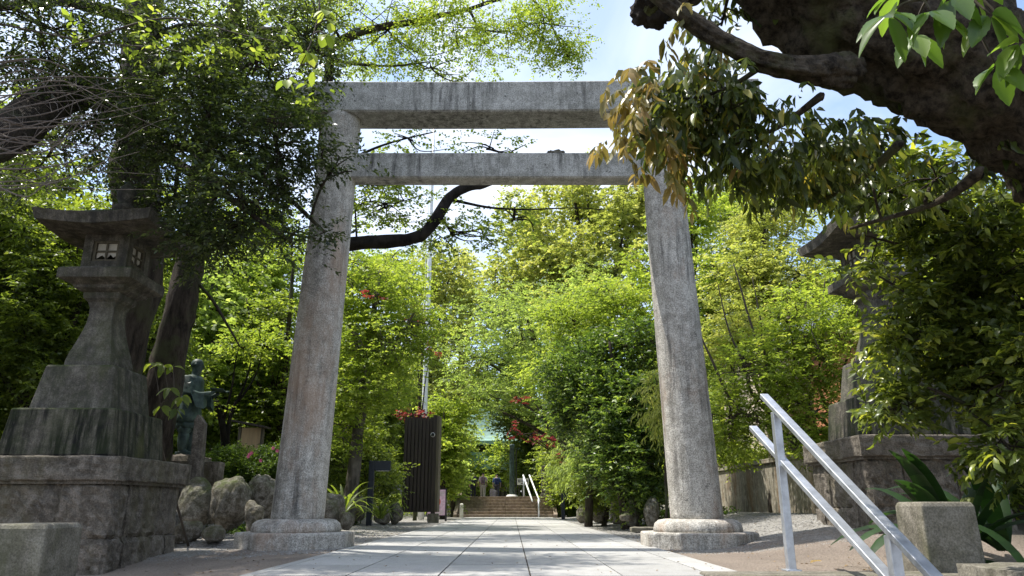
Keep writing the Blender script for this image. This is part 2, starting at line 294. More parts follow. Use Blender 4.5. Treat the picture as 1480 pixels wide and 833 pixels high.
def foliage(blobs, sp, seed, gap=.0, ngap=.45, fade=None):
    P = []; D = []; T = []; cl = []
    for bi, (c, r, n) in enumerate(blobs):
        d = nrm(rng.normal(0, 1, (n, 3))); q = d * (rng.random((n, 1)) ** (1 / 2.3)); p = c + q * r
        fr = ngap / max(.25, sp['cr'])
        keep = np.array([noise.noise(Vector(x * fr) + Vector((seed, bi, 0))) > gap - .25 for x in p]); p = p[keep]; q = q[keep]
        if not len(p): continue
        cl.append((c, p)); m = sp['m']; pp = np.repeat(p, m, 0) + rng.normal(0, 1, (len(p) * m, 3)) * np.array((1, 1, .5 + .5 * sp['flat'])) * sp['cr'] * .6
        dd = np.repeat(nrm(q + 1e-4), m, 0) * .6 + rng.normal(0, .7, (len(pp), 3)); dd[:, 2] *= sp['flat']; dd = nrm(dd)
        ct = np.repeat(rng.normal(0, .16, len(p)), m); P.append(pp); D.append(dd); T.append(ct)
    P = np.concatenate(P); D = np.concatenate(D); T = np.concatenate(T); k = sp['k']; n = len(P); t = np.linspace(.1, 1, k)
    pos = P[:, None] + D[:, None] * sp['tl'] * t[None, :, None]; pos[..., 2] -= sp['droop'] * sp['tl'] * t ** 2
    side = nrm(np.cross(D, [0, 0, 1.])); sg = np.where(np.arange(k) % 2, 1, -1)[None, :, None]
    ax = D[:, None] * .7 + side[:, None] * sg * .9 + rng.normal(0, .3, (n, k, 3)); ax[..., 2] -= sp['droop'] * 2.2
    pos = pos.reshape(-1, 3); ax = ax.reshape(-1, 3); N_ = n * k
    tone = np.clip(.45 + np.repeat(T, k) + np.tile(t - .5, n) * .3 + rng.normal(0, .17, N_), 0, 1)
    sc = rng.uniform(.5, 1.3, N_); v, q, tn = leaf_arrays(pos, ax, sp['L'] * sc, sp['W'] * sc, tone, hi=sp['hi'])
    return v, q, tn, cl
ntri = [0]
def tree(name, label, cat, base, trunk, limbs, blobs, spec, leafm, barkm, group=None, gap=-.05, trad=None, twigs=1, seed=None, extra=None, tw=.012, partname='crown', maxtw=70, twk=5, tres=(7, 16, .28)):
    """trunk: list of (x,y,z,r); limbs: list of lists of (x,y,z,r); crown blobs linked to the nearest wood"""
    seed = seed if seed is not None else random.random() * 50
    o = thing(name, base, label, cat, group); tb = MB(); nodes = []
    for li, br in enumerate([trunk] + limbs):
        P = curve_pts([q[:3] for q in br], tres[0], .05 if li else .03, seed + li); r = lerps([q[3] for q in br], len(P)); k = tres[1] if r[0] > .08 else (9 if r[0] > .04 else 6)
        tb.tube(P, r, k, tres[2] if r[0] > .1 else .15, seed + li, 3.); nodes += [(p, rr) for p, rr in zip(P, r)][len(P) // 3 if li == 0 else 0:]
    sp = SP[spec] if isinstance(spec, str) else spec
    v, q, tn, cl = foliage(blobs, sp, seed, gap); NP = np.array([p for p, _ in nodes])
    if twigs:
        wb = tb
        for c, pts in cl:
            i = np.argmin(((NP - c) ** 2).sum(1)); a = Vector(NP[i]); cc = Vector(c); r0 = min(nodes[i][1] * .7, tw * 3.5)
            P = curve_pts([a, a.lerp(cc, .5) + Vector((0, 0, .12 * (cc - a).length)), cc], 5, .12, seed); wb.tube(P, lerps([r0, tw * 1.6], len(P)), 6)
            far_ = pts[np.argsort(-((pts - c) ** 2).sum(1))][::max(1, len(pts) // 9)][:7]; allp = list(P)
            for e_ in far_:
                e = Vector(e_); st_ = P[int(len(P) * .55) + (len(allp) % 4)] if len(P) > 8 else P[-1]; md = st_.lerp(e, .5) + Vector(rng.normal(0, .14, 3)) * (e - st_).length
                Qb = curve_pts([st_, md, e], 5, .06, seed); wb.tube(Qb, lerps([tw * 1.5, tw * .5], len(Qb)), 4); allp += Qb
            loc_nodes = np.array([list(p) for p in allp])
            for p in pts[:maxtw]:
                j = np.argmin(((loc_nodes - p) ** 2).sum(1)); s_ = Vector(loc_nodes[j]); e = Vector(p); mid = s_.lerp(e, .55) + Vector(rng.normal(0, .08, 3)) * (e - s_).length
                Q = curve_pts([s_, mid, e], 3, .03, seed); wb.tube(Q, lerps([tw, tw * .35], len(Q)), 3 if tw < .02 else 4)
    build(tb, 'trunk', barkm, o, smooth=True)
    mesh_from_quads(partname, v, q, tn, leafm, o); ntri[0] += len(q)
    return o

# ================================================================== SETTING
def sm(a, b, x): t = min(1, max(0, (x - a) / (b - a))); return t * t * (3 - 2 * t)
def gh(x, y):
    z = 0.
    if x > 1.7: z += .27 * sm(1.9, 4.2, x) * sm(6.2, 8.5, y)
    if x < -1.9: z -= .17 * sm(1.9, 3.3, -x) * (1 - sm(6.3, 8.7, y))
    if x > 5: z += .9 * sm(5.0, 5.15, x) * sm(9.4, 9.6, y)
    bl = -4.3 if y < 13 else -4.3 + 0.5 * sm(13, 20, y)
    if x < bl: z += .5 * sm(0, .6, bl - x) * sm(10.2, 10.8, y)
    if y > 19 and x > 3.2: z += .35 * sm(3.2, 4, x)
    e = max(0, abs(x + .1) - 1.8)
    z += min(1, e * 1.5) * (.03 * noise.noise(Vector((x * .8, y * .5, 3))) + .012 * noise.noise(Vector((x * 4, y * 4, 1))))
    if abs(x) > 2.3 and 9 < y: z += .05 * sm(2.0, 3.2, abs(x)) * (1 - sm(15, 18, y))
    if y > 32: z += .82 * sm(32.0, 32.4, y)
    return z
def groundmat():
    m, nt, n, l = newmat('ground_soil_gravel'); o = n.new('ShaderNodeOutputMaterial'); p = n.new('ShaderNodeBsdfPrincipled'); g = n.new('ShaderNodeNewGeometry'); V = g.outputs['Position']
    a, _ = nnoise(n, l, V, 1.2, 6, .6, lo=.35, hi=.65); soil = nmix(n, l, a, (.17, .122, .092), (.29, .22, .17))
    vo = n.new('ShaderNodeTexVoronoi'); vo.inputs['Scale'].default_value = 42; l.new(V, vo.inputs['Vector']); bw = n.new('ShaderNodeSeparateColor'); l.new(vo.outputs['Color'], bw.inputs[0])
    grav = nmix(n, l, bw.outputs[0], (.13, .125, .115), (.42, .41, .385))
    sx = n.new('ShaderNodeSeparateXYZ'); l.new(V, sx.inputs[0]); ns, _ = nnoise(n, l, V, 1.6, 5, .6, lo=.3, hi=.7)
    ad = n.new('ShaderNodeMath'); ad.operation = 'MULTIPLY_ADD'; l.new(ns, ad.inputs[0]); ad.inputs[1].default_value = 1.8; l.new(sx.outputs[1], ad.inputs[2])
    mr = n.new('ShaderNodeMapRange'); mr.inputs[1].default_value = 8.6; mr.inputs[2].default_value = 9.6; l.new(ad.outputs[0], mr.inputs[0])
    c = nmix(n, l, mr.outputs[0], soil, grav)
    d, _ = nnoise(n, l, V, 60, 3, .7, lo=.3, hi=.7); c = nmix(n, l, .35, c, nmix(n, l, d, (.06, .05, .04), (.5, .46, .4)))
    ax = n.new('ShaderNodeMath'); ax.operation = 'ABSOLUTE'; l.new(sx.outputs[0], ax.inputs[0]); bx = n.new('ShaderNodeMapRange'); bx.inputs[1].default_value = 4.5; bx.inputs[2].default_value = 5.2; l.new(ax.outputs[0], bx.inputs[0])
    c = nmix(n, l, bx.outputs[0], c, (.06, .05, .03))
    l.new(c, p.inputs['Base Color']); p.inputs['Roughness'].default_value = .95
    hh = n.new('ShaderNodeMath'); hh.operation = 'ADD'; l.new(vo.outputs['Distance'], hh.inputs[0]); l.new(d, hh.inputs[1])
    bp = n.new('ShaderNodeBump'); bp.inputs['Strength'].default_value = .7; bp.inputs['Distance'].default_value = .02; l.new(hh.outputs[0], bp.inputs['Height']); l.new(bp.outputs[0], p.inputs['Normal']); l.new(p.outputs[0], o.inputs[0]); return m
def sheet(name, xs, ys, fn, mat, hole=None):
    vs = [(x, y, fn(x, y)) for y in ys for x in xs]; nx = len(xs); fs = []
    for j in range(len(ys) - 1):
        for i in range(nx - 1):
            if hole and hole((xs[i] + xs[i + 1]) / 2, (ys[j] + ys[j + 1]) / 2): continue
            fs.append((j * nx + i, j * nx + i + 1, (j + 1) * nx + i + 1, (j + 1) * nx + i))
    mb = MB(); mb.add(vs, fs); o = build(mb, name, mat, smooth=True); tag(o, kind='structure'); return o
xs = sorted(set([-900, -300, -120, -60, -30, -18, -12, -9] + [round(-7 + .1 * i, 2) for i in range(141)] + [9, 12, 18, 30, 60, 120, 300, 900] + [5.02, 5.08, 5.14]))
ys = sorted(set([5.2, 5.3] + [round(5.4 + .12 * i, 2) for i in range(90)] + [16.2 + .4 * i for i in range(45)] + [32.0, 32.2, 32.4, 36, 45, 60, 90, 150, 300, 900]))
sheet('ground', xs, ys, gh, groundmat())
sheet('lower_ground', [-900, -30, -8, -4, 0, 4, 8, 30, 900], [-900, -60, -10, -2, 0, 2, 4, 5.25], lambda x, y: -.9, M['soil'])
# granite path
def pathmat():
    m, nt, n, l = newmat('pale_granite_slabs'); o = n.new('ShaderNodeOutputMaterial'); p = n.new('ShaderNodeBsdfPrincipled'); g = n.new('ShaderNodeNewGeometry'); V = g.outputs['Position']
    a, _ = nnoise(n, l, V, .9, 6, .65, lo=.3, hi=.7); c = nmix(n, l, a, (.29, .285, .27), (.41, .40, .38))
    s, sr = nnoise(n, l, V, 170, 2, .5, lo=.3, hi=.7); c = nmix(n, l, .5, c, nmix(n, l, s, (.2, .2, .195), (.62, .61, .59)))
    d, _ = nnoise(n, l, V, 5, 7, .75, lo=.5, hi=.75); c = nmix(n, l, .0, c, c); dm = n.new('ShaderNodeMath'); dm.operation = 'MULTIPLY'; dm.inputs[1].default_value = .6; l.new(d, dm.inputs[0]); c = nmix(n, l, dm.outputs[0], c, (.2, .185, .16))
    at_ = n.new('ShaderNodeAttribute'); at_.attribute_name = 'tone'; mr = n.new('ShaderNodeMapRange'); mr.inputs[3].default_value = .86; mr.inputs[4].default_value = 1.1; l.new(at_.outputs['Fac'], mr.inputs[0])
    vm = n.new('ShaderNodeVectorMath'); vm.operation = 'SCALE'; l.new(c, vm.inputs[0]); l.new(mr.outputs[0], vm.inputs[3])
    l.new(vm.outputs[0], p.inputs['Base Color']); p.inputs['Roughness'].default_value = .7
    bp = n.new('ShaderNodeBump'); bp.inputs['Strength'].default_value = .15; bp.inputs['Distance'].default_value = .01; l.new(sr, bp.inputs['Height']); l.new(bp.outputs[0], p.inputs['Normal']); l.new(p.outputs[0], o.inputs[0]); return m
mb = MB(); tones = []
xj = [-1.79, -1.29, -.68, -.08 - .0, .52 - .4, .72, 1.32, 1.58]; xj = [-1.78, -1.29, -.58, .12, .82, 1.36, 1.57]
xj = [-1.78, -1.68, -1.08, -.48, .12, .72, 1.32, 1.57]
y = 5.1; row = 0
while y < 30:
    for i in range(len(xj) - 1):
        g_ = .0055; mb.box(xj[i] + g_, xj[i + 1] - g_, y + .0018, y + .898 - .0018, -.05, .014 + random.uniform(-.0012, .0012)); tones += [random.random()] * 6
    y += .9; row += 1
po = build(mb, 'path', pathmat()); tag(po, kind='structure'); a_ = po.data.attributes.new('tone', 'FLOAT', 'FACE'); a_.data.foreach_set('value', tones)
pb = MB(); pb.box(-1.79, 1.58, 5.12, 30, -.1, .006); tag(build(pb, 'path_bed', M['soil']), kind='structure')
# steps going down toward the viewer
sb = MB()
for i in range(5): sb.box(-6, 1.2 if i == 0 else 6, 5.1 - .32 * i - .32, 5.1 - .32 * i - .004, -.95, .0 - .16 * (i + 1) + .0)
tag(build(sb, 'near_steps', M['block'], bevel=.01), kind='structure')
# far stone steps
fs_ = MB()
for i in range(7):
    yy = 30 + .36 * i
    for j in range(6): 
        x0 = -2.15 + .63 * j; fs_.box(x0 + .003, x0 + .627, yy, 33.4, .117 * i, .117 * (i + 1) - .002 * (j % 2))
ft = thing('stone_steps', (-.26, 30, 0), 'wide flight of brown stone steps closing the far end of the granite path', 'steps')
build(fs_, 'step_flight', M['stair'], ft, bevel=.008)
for x in (-2.22, 1.7):
    b = MB(); b.loft([[(x - .07, 29.8, 0), (x + .07, 29.8, 0), (x + .07, 29.8, .12), (x - .07, 29.8, .12)], [(x - .07, 32.6, .7), (x + .07, 32.6, .7), (x + .07, 32.6, .98), (x - .07, 32.6, .98)]]); build(b, 'side_kerb', M['stair'], ft)

# ================================================================== TORII
tr = thing('stone_torii', (-.15, 8.85, 0), 'tall grey stone torii gateway with two beams spanning the granite path', 'torii gate')
for (xb, xt, zt, sd_) in ((-2.47, -2.29, 5.46, 1), (2.13, 1.955, 5.46, 2)):
    c = MB(); rings = []; k = 48; nz_ = 60
    for i in range(nz_ + 1):
        t = i / nz_; z = .27 + t * (zt - .27); r = .3 - .05 * t; cx = xb + (xt - xb) * t
        ring = []
        for j in range(k):
            q = 2 * math.pi * j / k; rr = r * (1 + .006 * noise.noise(Vector((math.cos(q) * 2, math.sin(q) * 2, z * 1.2 + sd_ * 9))))
            ring.append((cx + rr * math.cos(q), 8.85 + rr * math.sin(q), z))
        rings.append(ring)
    c.loft(rings); build(c, 'pillar', M['torii'], tr, smooth=True)
    p = MB(); p.lathe(xb, 8.85, [(.50, .16), (.50, .2), (.485, .255), (.44, .292), (.36, .305), (.2, .306)], 40); build(p, 'base_ring', M['torii'], tr, smooth=True)
    p = MB(); p.lathe(xb, 8.85, [(.67, -.3), (.67, .15), (.655, .165), (.3, .167)], 8, rot=math.pi / 8); build(p, 'plinth', M['torii'], tr, bevel=.012)
def beamgrid(x0, x1, y0, y1, zb, zt, sag=0, camber=0, slope=0):
    m = MB(); rings = []
    for i in range(41):
        t = i / 40; x = x0 + (x1 - x0) * t; e = (2 * t - 1); dz = camber * e * e + slope * (t - .5)
        b = .02; rings.append([(x, y0, zb + b + dz), (x, y0 + b, zb + dz), (x, y1 - b, zb + dz), (x, y1, zb + b + dz), (x, y1 - .02, zt - b + dz), (x, y1 - .04, zt + dz), (x, y0 + .04, zt + dz), (x, y0 + .02, zt - b + dz)])
    return m.loft(rings)
build(beamgrid(-3.55, 3.3, 8.6, 9.1, 5.435, 5.90, camber=.03, slope=.035), 'top_beam', M['toriibeam'], tr)
build(beamgrid(-2.12, 1.8, 8.72, 8.98, 4.535, 4.905), 'tie_beam', M['toriibeam'], tr)
nb = MB(); nb.rock(-.1, .1, -.05, .05, 0, .055, .03, 6, 3); nb.rock(.0, .09, -.04, .04, .03, .09, .03, 6, 8)
q = at(803, 216, 8.85); nb2 = MB(); nb2.v = [np.array(nb.v[0]) * np.array([1, 1, 1])]; nb2.f = nb.f
o = build(nb2, 'stone_clod', M['boulder'], smooth=True); o.location = (q[0], 8.85, 4.908); tag(o, 'small dark lump lying on the lower beam of the torii', 'stone')

# ================================================================== LANTERNS
def lantern(cx, cy, dz, label, seed):
    o = thing('stone_lantern', (cx, cy, dz - .2), label, 'stone lantern')
    g = MB()   # pedestal courses of rough faced blocks
    def course(hw, z0, z1, cuts, amp, s0):
        edges = [-hw] + cuts + [hw]; d = .28
        for i in range(len(edges) - 1):
            a, b = edges[i] + .004, edges[i + 1] - .004
            g.rock(cx + a, cx + b, cy - hw, cy - hw + d, z0, z1, amp, 12, s0 + i); g.rock(cx + a, cx + b, cy + hw - d, cy + hw, z0, z1, amp, 3, s0 + i)
            if abs(a) < hw - d or True:
                a2, b2 = max(a, -hw + d + .004), min(b, hw - d - .004)
                if b2 > a2:
                    g.rock(cx - hw, cx - hw + d, cy + a2, cy + b2, z0, z1, amp, 12, s0 + i + 9); g.rock(cx + hw - d, cx + hw, cy + a2, cy + b2, z0, z1, amp, 12, s0 + i + 20)
    course(.735, -.75, -.32 + .0, [-.2, .3], .024, seed)
    course(.725, -.31, .15, [-.35, .15, .42], .024, seed + 3)
    course(.71, .16, .655, [-.33, .22], .022, seed + 7)
    g.box(cx - .6, cx + .6, cy - .6, cy + .6, -.75, .65)
    for v in g.v: v[:, 2] += dz
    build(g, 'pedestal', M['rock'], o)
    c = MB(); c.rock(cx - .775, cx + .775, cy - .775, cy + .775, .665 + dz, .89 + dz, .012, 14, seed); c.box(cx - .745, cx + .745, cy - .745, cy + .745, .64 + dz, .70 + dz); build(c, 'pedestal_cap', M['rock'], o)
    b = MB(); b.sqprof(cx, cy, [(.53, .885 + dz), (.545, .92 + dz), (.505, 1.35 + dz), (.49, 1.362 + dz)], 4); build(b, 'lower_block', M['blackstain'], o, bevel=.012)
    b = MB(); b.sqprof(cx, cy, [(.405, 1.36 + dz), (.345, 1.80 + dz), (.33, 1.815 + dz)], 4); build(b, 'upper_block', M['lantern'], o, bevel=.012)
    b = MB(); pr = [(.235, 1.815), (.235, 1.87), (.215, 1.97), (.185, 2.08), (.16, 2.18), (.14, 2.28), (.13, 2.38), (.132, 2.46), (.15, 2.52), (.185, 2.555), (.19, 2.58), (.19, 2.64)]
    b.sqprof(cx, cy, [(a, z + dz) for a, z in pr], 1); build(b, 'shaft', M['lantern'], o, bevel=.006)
    b = MB(); b.sqprof(cx, cy, [(.2, 2.62 + dz), (.26, 2.65 + dz), (.27, 2.68 + dz), (.385, 2.73 + dz), (.385, 2.83 + dz), (.36, 2.85 + dz)], 1); build(b, 'platform', M['lantern'], o, bevel=.006)
    # fire box with window openings on four sides
    f = MB(); z0, z1, h0, h1 = 2.85 + dz, 3.26 + dz, .235, .25
    for sx in (-1, 1):
        for sy in (-1, 1): f.box(cx + sx * .19 - .05, cx + sx * .19 + .05, cy + sy * .19 - .05, cy + sy * .19 + .05, z0, z1)
    f.box(cx - .238, cx + .238, cy - .238, cy + .238, z0 - .005, z0 + .1); f.box(cx - .238, cx + .238, cy - .238, cy + .238, z1 - .08, z1 + .0)
    fo = build(f, 'fire_box', M['lantern'], o)
    for ax, sg in ((0, 1), (0, -1), (1, 1), (1, -1)):
        wn = MB(); 
        def wb(u0, u1, zz0, zz1, d0, d1):
            if ax == 0: wn.box(cx + u0, cx + u1, cy + min(sg * d0, sg * d1), cy + max(sg * d0, sg * d1), zz0, zz1)
            else: wn.box(cx + min(sg * d0, sg * d1), cx + max(sg * d0, sg * d1), cy + u0, cy + u1, zz0, zz1)
        for e in (-1, 1): wb(e * .125 - .014, e * .125 + .014, z0 + .1, z1 - .08, .2, .226)
        wb(-.1105, .1105, z0 + .1, z0 + .122, .2, .226); wb(-.1105, .1105, z1 - .102, z1 - .08, .2, .226)
        wb(-.009, .009, z0 + .122, z1 - .102, .205, .221); wb(-.1105, -.009, (z0 + z1) / 2 + .003, (z0 + z1) / 2 + .019, .205, .221); wb(.009, .1105, (z0 + z1) / 2 + .003, (z0 + z1) / 2 + .019, .205, .221)
        wo = build(wn, 'window_lattice', M['brownwood'], fo)
        pn = MB(); 
        # torn paper pane: upper part whole, lower part ragged
        zz = (z0 + z1) / 2 + .0; pts = [(-.108, z1 - .1), (.108, z1 - .1), (.108, zz - .03), (.07, zz - .055), (.04, zz - .02), (.0, zz - .07), (-.05, zz - .03), (-.108, zz - .065)]
        P3 = [(cx + u, cy + sg * .2, z) if ax == 0 else (cx + sg * .2, cy + u, z) for u, z in pts]; pn.loft([P3, [(x - (0 if ax == 0 else sg * .003), y - (sg * .003 if ax == 0 else 0), z) for x, y, z in P3]]); build(pn, 'paper_pane', M['paper'], wo)
    # curved roof
    rf = MB(); n = 24; H = .62; top = []; bot = []
    def rz(u, v):
        m = max(abs(u), abs(v)); lift = .055 * (abs(u * v)) ** 1.5; return 3.34 + .30 * (1 - m) ** 1.15 + .02 + lift
    for j in range(n + 1):
        for i in range(n + 1):
            u, v = i / n * 2 - 1, j / n * 2 - 1; m = max(abs(u), abs(v))
            top.append((cx + u * H, cy + v * H, rz(u, v) + dz + .008 * noise.noise(Vector((u * 5, v * 5, seed)))))
            bot.append((cx + u * (H - .03), cy + v * (H - .03), (3.25 + .055 * (abs(u * v)) ** 1.5 + .0 * m) + dz))
    fs = []; K = (n + 1) ** 2
    for j in range(n):
        for i in range(n):
            a = j * (n + 1) + i; fs.append((a, a + 1, a + n + 2, a + n + 1)); fs.append((a + K, a + n + 1 + K, a + n + 2 + K, a + 1 + K))
    for i in range(n):
        for a, b_ in ((i, i + 1), (n * (n + 1) + i + 1, n * (n + 1) + i), ((i + 1) * (n + 1), i * (n + 1)), (i * (n + 1) + n, (i + 1) * (n + 1) + n)): fs.append((b_, a, a + K, b_ + K))
    rf.add(top + bot, fs); build(rf, 'roof', M['lantern'], o)
    fn = MB(); fn.lathe(cx, cy, [(.1, 3.6 + dz), (.12, 3.66 + dz), (.07, 3.7 + dz), (.1, 3.76 + dz), (.11, 3.83 + dz), (.07, 3.9 + dz), (.01, 3.98 + dz)], 20); build(fn, 'finial', M['lantern'], o, smooth=True)
    return o
lantern(-4.35, 7.65, 0, 'dark stone lantern with paper windows on a high rough block pedestal left of the torii', 2)
lantern(4.37, 8.5, .27, 'stone lantern half hidden behind leafy branches beyond the metal handrail', 31)

def cubebollard(cx, cy, z0, hw, hd, top, label):
    m = MB(); m.loft([[(cx - hw * 1.06, cy - hd * 1.06, z0), (cx + hw * 1.06, cy - hd * 1.06, z0), (cx + hw * 1.06, cy + hd * 1.06, z0), (cx - hw * 1.06, cy + hd * 1.06, z0)],
        [(cx - hw, cy - hd, top - .03), (cx + hw, cy - hd, top - .03), (cx + hw, cy + hd, top - .03), (cx - hw, cy + hd, top - .03)],
        [(cx - hw * .93, cy - hd * .93, top), (cx + hw * .93, cy - hd * .93, top), (cx + hw * .93, cy + hd * .93, top), (cx - hw * .93, cy + hd * .93, top)]])
    o = build(m, 'stone_block', M['block'], None, (cx, cy, z0), bevel=.012); tag(o, label, 'stone block')
cubebollard(-3.27, 5.25, -.95, .23, .22, .335, 'squat grey stone block in front of the left lantern pedestal')
cubebollard(2.92, 5.3, -.2, .18, .18, .475, 'squat grey stone block with a pale patch behind the handrail on the right')
kb = MB(); kb.box(1.25, 3.1, 4.92, 5.24, -.9, .03); tag(build(kb, 'stone_kerb', M['block'], None, (2.2, 5.1, -.9), bevel=.012), 'low stone kerb along the top step at the foot of the handrail', 'kerb')
kb = MB(); kb.rock(2.75, 4.6, 4.2, 4.85, -.9, .11, .02, 10, 5); tag(build(kb, 'edging_stone', M['block'], None, (3.6, 4.5, -.9)), 'long rough edging stone in front of the right stone block, sunlit on top', 'edging stone')
# retaining wall
wm = MB(); 
for i in range(5): wm.box(4.9, 5.12, 9.45 + i * 2.0 + .004, 9.45 + (i + 1) * 2.0 - .004, -.2, 1.22)
wo = thing('retaining_wall', (5, 14, 0), 'stained concrete retaining wall behind the right torii pillar', 'wall'); build(wm, 'wall_panel', M['wall'], wo, bevel=.01)
wc = MB(); wc.rock(4.86, 5.16, 9.45, 19.45, 1.225, 1.31, .008, 14, 3); build(wc, 'coping', M['wall'], wo)

# ================================================================== HANDRAIL NEAR
hr = thing('handrail', (1.93, 5.1, 0), 'double bar aluminium handrail sloping down over the steps in the right foreground', 'handrail')
def rail(A, Bp, name='rail', wx=.062, wz=.034, par=hr): m = MB(); m.beam(A, Bp, wx, wz); return build(m, name, M['metal'], par, bevel=.005)
sl_ = .52
up = lambda y: 1.235 - (5.55 - y) * .545
lo = lambda y: .95 - (5.75 - y) * .495
rail((1.915, 5.58, up(5.58)), (1.9, 1.8, up(1.8))); rail((1.93, 5.95, lo(5.95)), (1.93, 1.9, lo(1.9)))
for y_, zb in ((5.36, .02), (3.9, -.5), (2.4, -.9)):
    m = MB(); m.box(1.885, 1.94, y_ - .03, y_ + .03, zb, up(y_) - .03); build(m, 'post', M['metal'], hr, bevel=.005)
    m = MB(); m.box(1.86, 1.965, y_ - .055, y_ + .055, zb - .0, zb + .012); build(m, 'base_plate', M['metal'], hr, bevel=.004)
# ================================================================== BOULDERS
def boulder(px, py, Y, rw, rh, label, seed, z=None, group=None, tall=1, mat='boulder'):
    p = at(px, py, Y); zz = zd(p); rx = rw * zz / F; rz_ = rh * zz / F
    bm = bmesh.new(); bmesh.ops.create_icosphere(bm, subdivisions=4, radius=1); vs = []
    for v in bm.verts:
        c = v.co; q = Vector([math.copysign(abs(t) ** .78, t) for t in c]) ; n_ = 1 + .34 * noise.noise(c * 1.0 + Vector((seed * 3.7, 0, 0))) + .06 * noise.noise(c * 3 + Vector((seed, 4, 0))) - .09 * max(0, .12 - abs(noise.noise(c * 1.7 + Vector((seed, 0, 8))))) / .12 + .025 * noise.noise(c * 9)
        vs.append((q.x * n_ * rx * .92, q.y * n_ * rx * .85, q.z * n_ * rz_ * .92))
    bm.verts.index_update(); fs = [tuple(v.index for v in f.verts) for f in bm.faces]; bm.free()
    m = MB(); m.add(vs, fs); o = build(m, 'boulder', M[mat], smooth=True); o.location = p; o.rotation_euler = (0, 0, seed); tag(o, label, 'boulder', group)
g_ = 'boulders edging the left planting bed'
for a in [(286, 727, 10.2, 28, 34, 'mossy square shouldered boulder beside the left lantern pedestal'), (333, 728, 9.9, 31, 40, 'largest rounded boulder, lichen topped, in front of the pink azalea hedge'),
          (375, 722, 10.4, 23, 34, 'tall split boulder between the largest boulder and the left torii pillar'), (367, 747, 9.6, 14, 24, 'small pale boulder leaning on the largest rounded boulder'),
          (272, 769, 9.2, 20, 18, 'low round boulder touching the corner of the left lantern pedestal'), (310, 772, 9.1, 18, 12, 'smallest low boulder on the dirt beneath the largest boulder'),
          (405, 722, 11, 18, 36, 'boulder mostly hidden behind the left torii pillar'), (478, 737, 11, 22, 24, 'brown boulder just right of the left torii pillar'),
          (500, 752, 10.8, 11, 13, 'small boulder at the foot of the strap leaved plant'), (388, 764, 9.6, 20, 12, 'flat stone behind the left torii plinth'),
          (484, 764, 10.2, 10, 10, 'pebble sized stone beside the left torii plinth'),
          (552, 745, 18, 13, 14, 'grey boulder right of the black path light'), (572, 742, 19, 9, 16, 'upright boulder left of the slatted wooden gate leaf'), (520, 735, 16, 10, 18, 'mossy boulder left of the black path light')]:
    boulder(*a[:5], a[5], random.random() * 9, group=g_)
g_ = 'boulders edging the right planting bed'
for a in [(942, 742, 13.5, 13, 22, 'boulder nearest the right torii pillar on its path side'), (915, 740, 14.5, 12, 22, 'tall narrow boulder under the glossy camellia'), (893, 738, 16, 12, 20, 'pointed boulder left of the tall narrow one'),
          (868, 741, 18, 13, 16, 'broad dark boulder in the middle of the right row'), (846, 742, 20, 13, 14, 'pale boulder beside the far black path light'), (905, 748, 13.6, 10, 6, 'small flat stone in front of the tall narrow boulder')]:
    boulder(*a[:5], a[5], random.random() * 9, group=g_)
boulder(713, 714, 45, 6, 7, 'pinkish rock at the top of the far steps between the walkers', 3, mat='pinkrock')
p = at(853, 745, 13.2); m = MB(); m.rock(2.0, 2.55, 12.9, 13.1, .02, .1, .01, 6, 2); tag(build(m, 'kerb_stone', M['block'], None, (2.3, 13, 0)), 'short low kerb stone lying on the gravel left of the right torii plinth', 'kerb stone')
# ================================================================== SMALL THINGS LEFT
# pointed stone stake
a = at(283, 697, 10.6); b = at(291, 600, 10.6); m = MB(); r = .09
m.loft([[(a[0] - r, 10.55, .3), (a[0] + r, 10.55, .3), (a[0] + r, 10.68, .3), (a[0] - r, 10.68, .3)], [(b[0] - r * .8, 10.55, b[2] - .08), (b[0] + r * .8, 10.55, b[2] - .12), (b[0] + r * .8, 10.68, b[2] - .12), (b[0] - r * .8, 10.68, b[2] - .08)], [(b[0] - .05, 10.57, b[2]), (b[0] - .02, 10.57, b[2] + .0), (b[0] - .02, 10.66, b[2] + .0), (b[0] - .05, 10.66, b[2])]])
tag(build(m, 'stone_marker', M['rock'], None, (a[0], 10.6, .3), bevel=.006), 'thin upright stone marker with a chipped top beside the reading statue', 'stone marker')
m = MB(); a = at(303, 700, 11); m.rock(a[0] - .12, a[0] + .12, 10.95, 11.2, .2, at(303, 668, 11)[2], .01, 5, 8); tag(build(m, 'stone_stump', M['rock'], None, (a[0], 11.1, .3)), 'short square stone stump between the stone marker and the azalea hedge', 'stone stump')
# notice box
c = at(362, 640, 13.2); zt = at(362, 617, 13.2)[2]; o = thing('notice_box', (c[0], 13.2, .5), 'small roofed wooden notice box standing behind the azalea hedge', 'notice box')
m = MB()
for sx in (-.2, .2): m.box(c[0] + sx - .025, c[0] + sx + .025, 13.17, 13.23, .4, zt)
build(m, 'frame', M['brownwood'], o); m = MB(); m.box(c[0] - .173, c[0] + .173, 13.185, 13.215, zt - .5, zt - .02); build(m, 'board', M['palewood'], o)
m = MB(); m.beam((c[0] - .3, 13.16, zt + .09), (c[0] + .3, 13.16, zt - .02), .34, .03); build(m, 'roof', M['darkwood'], o)
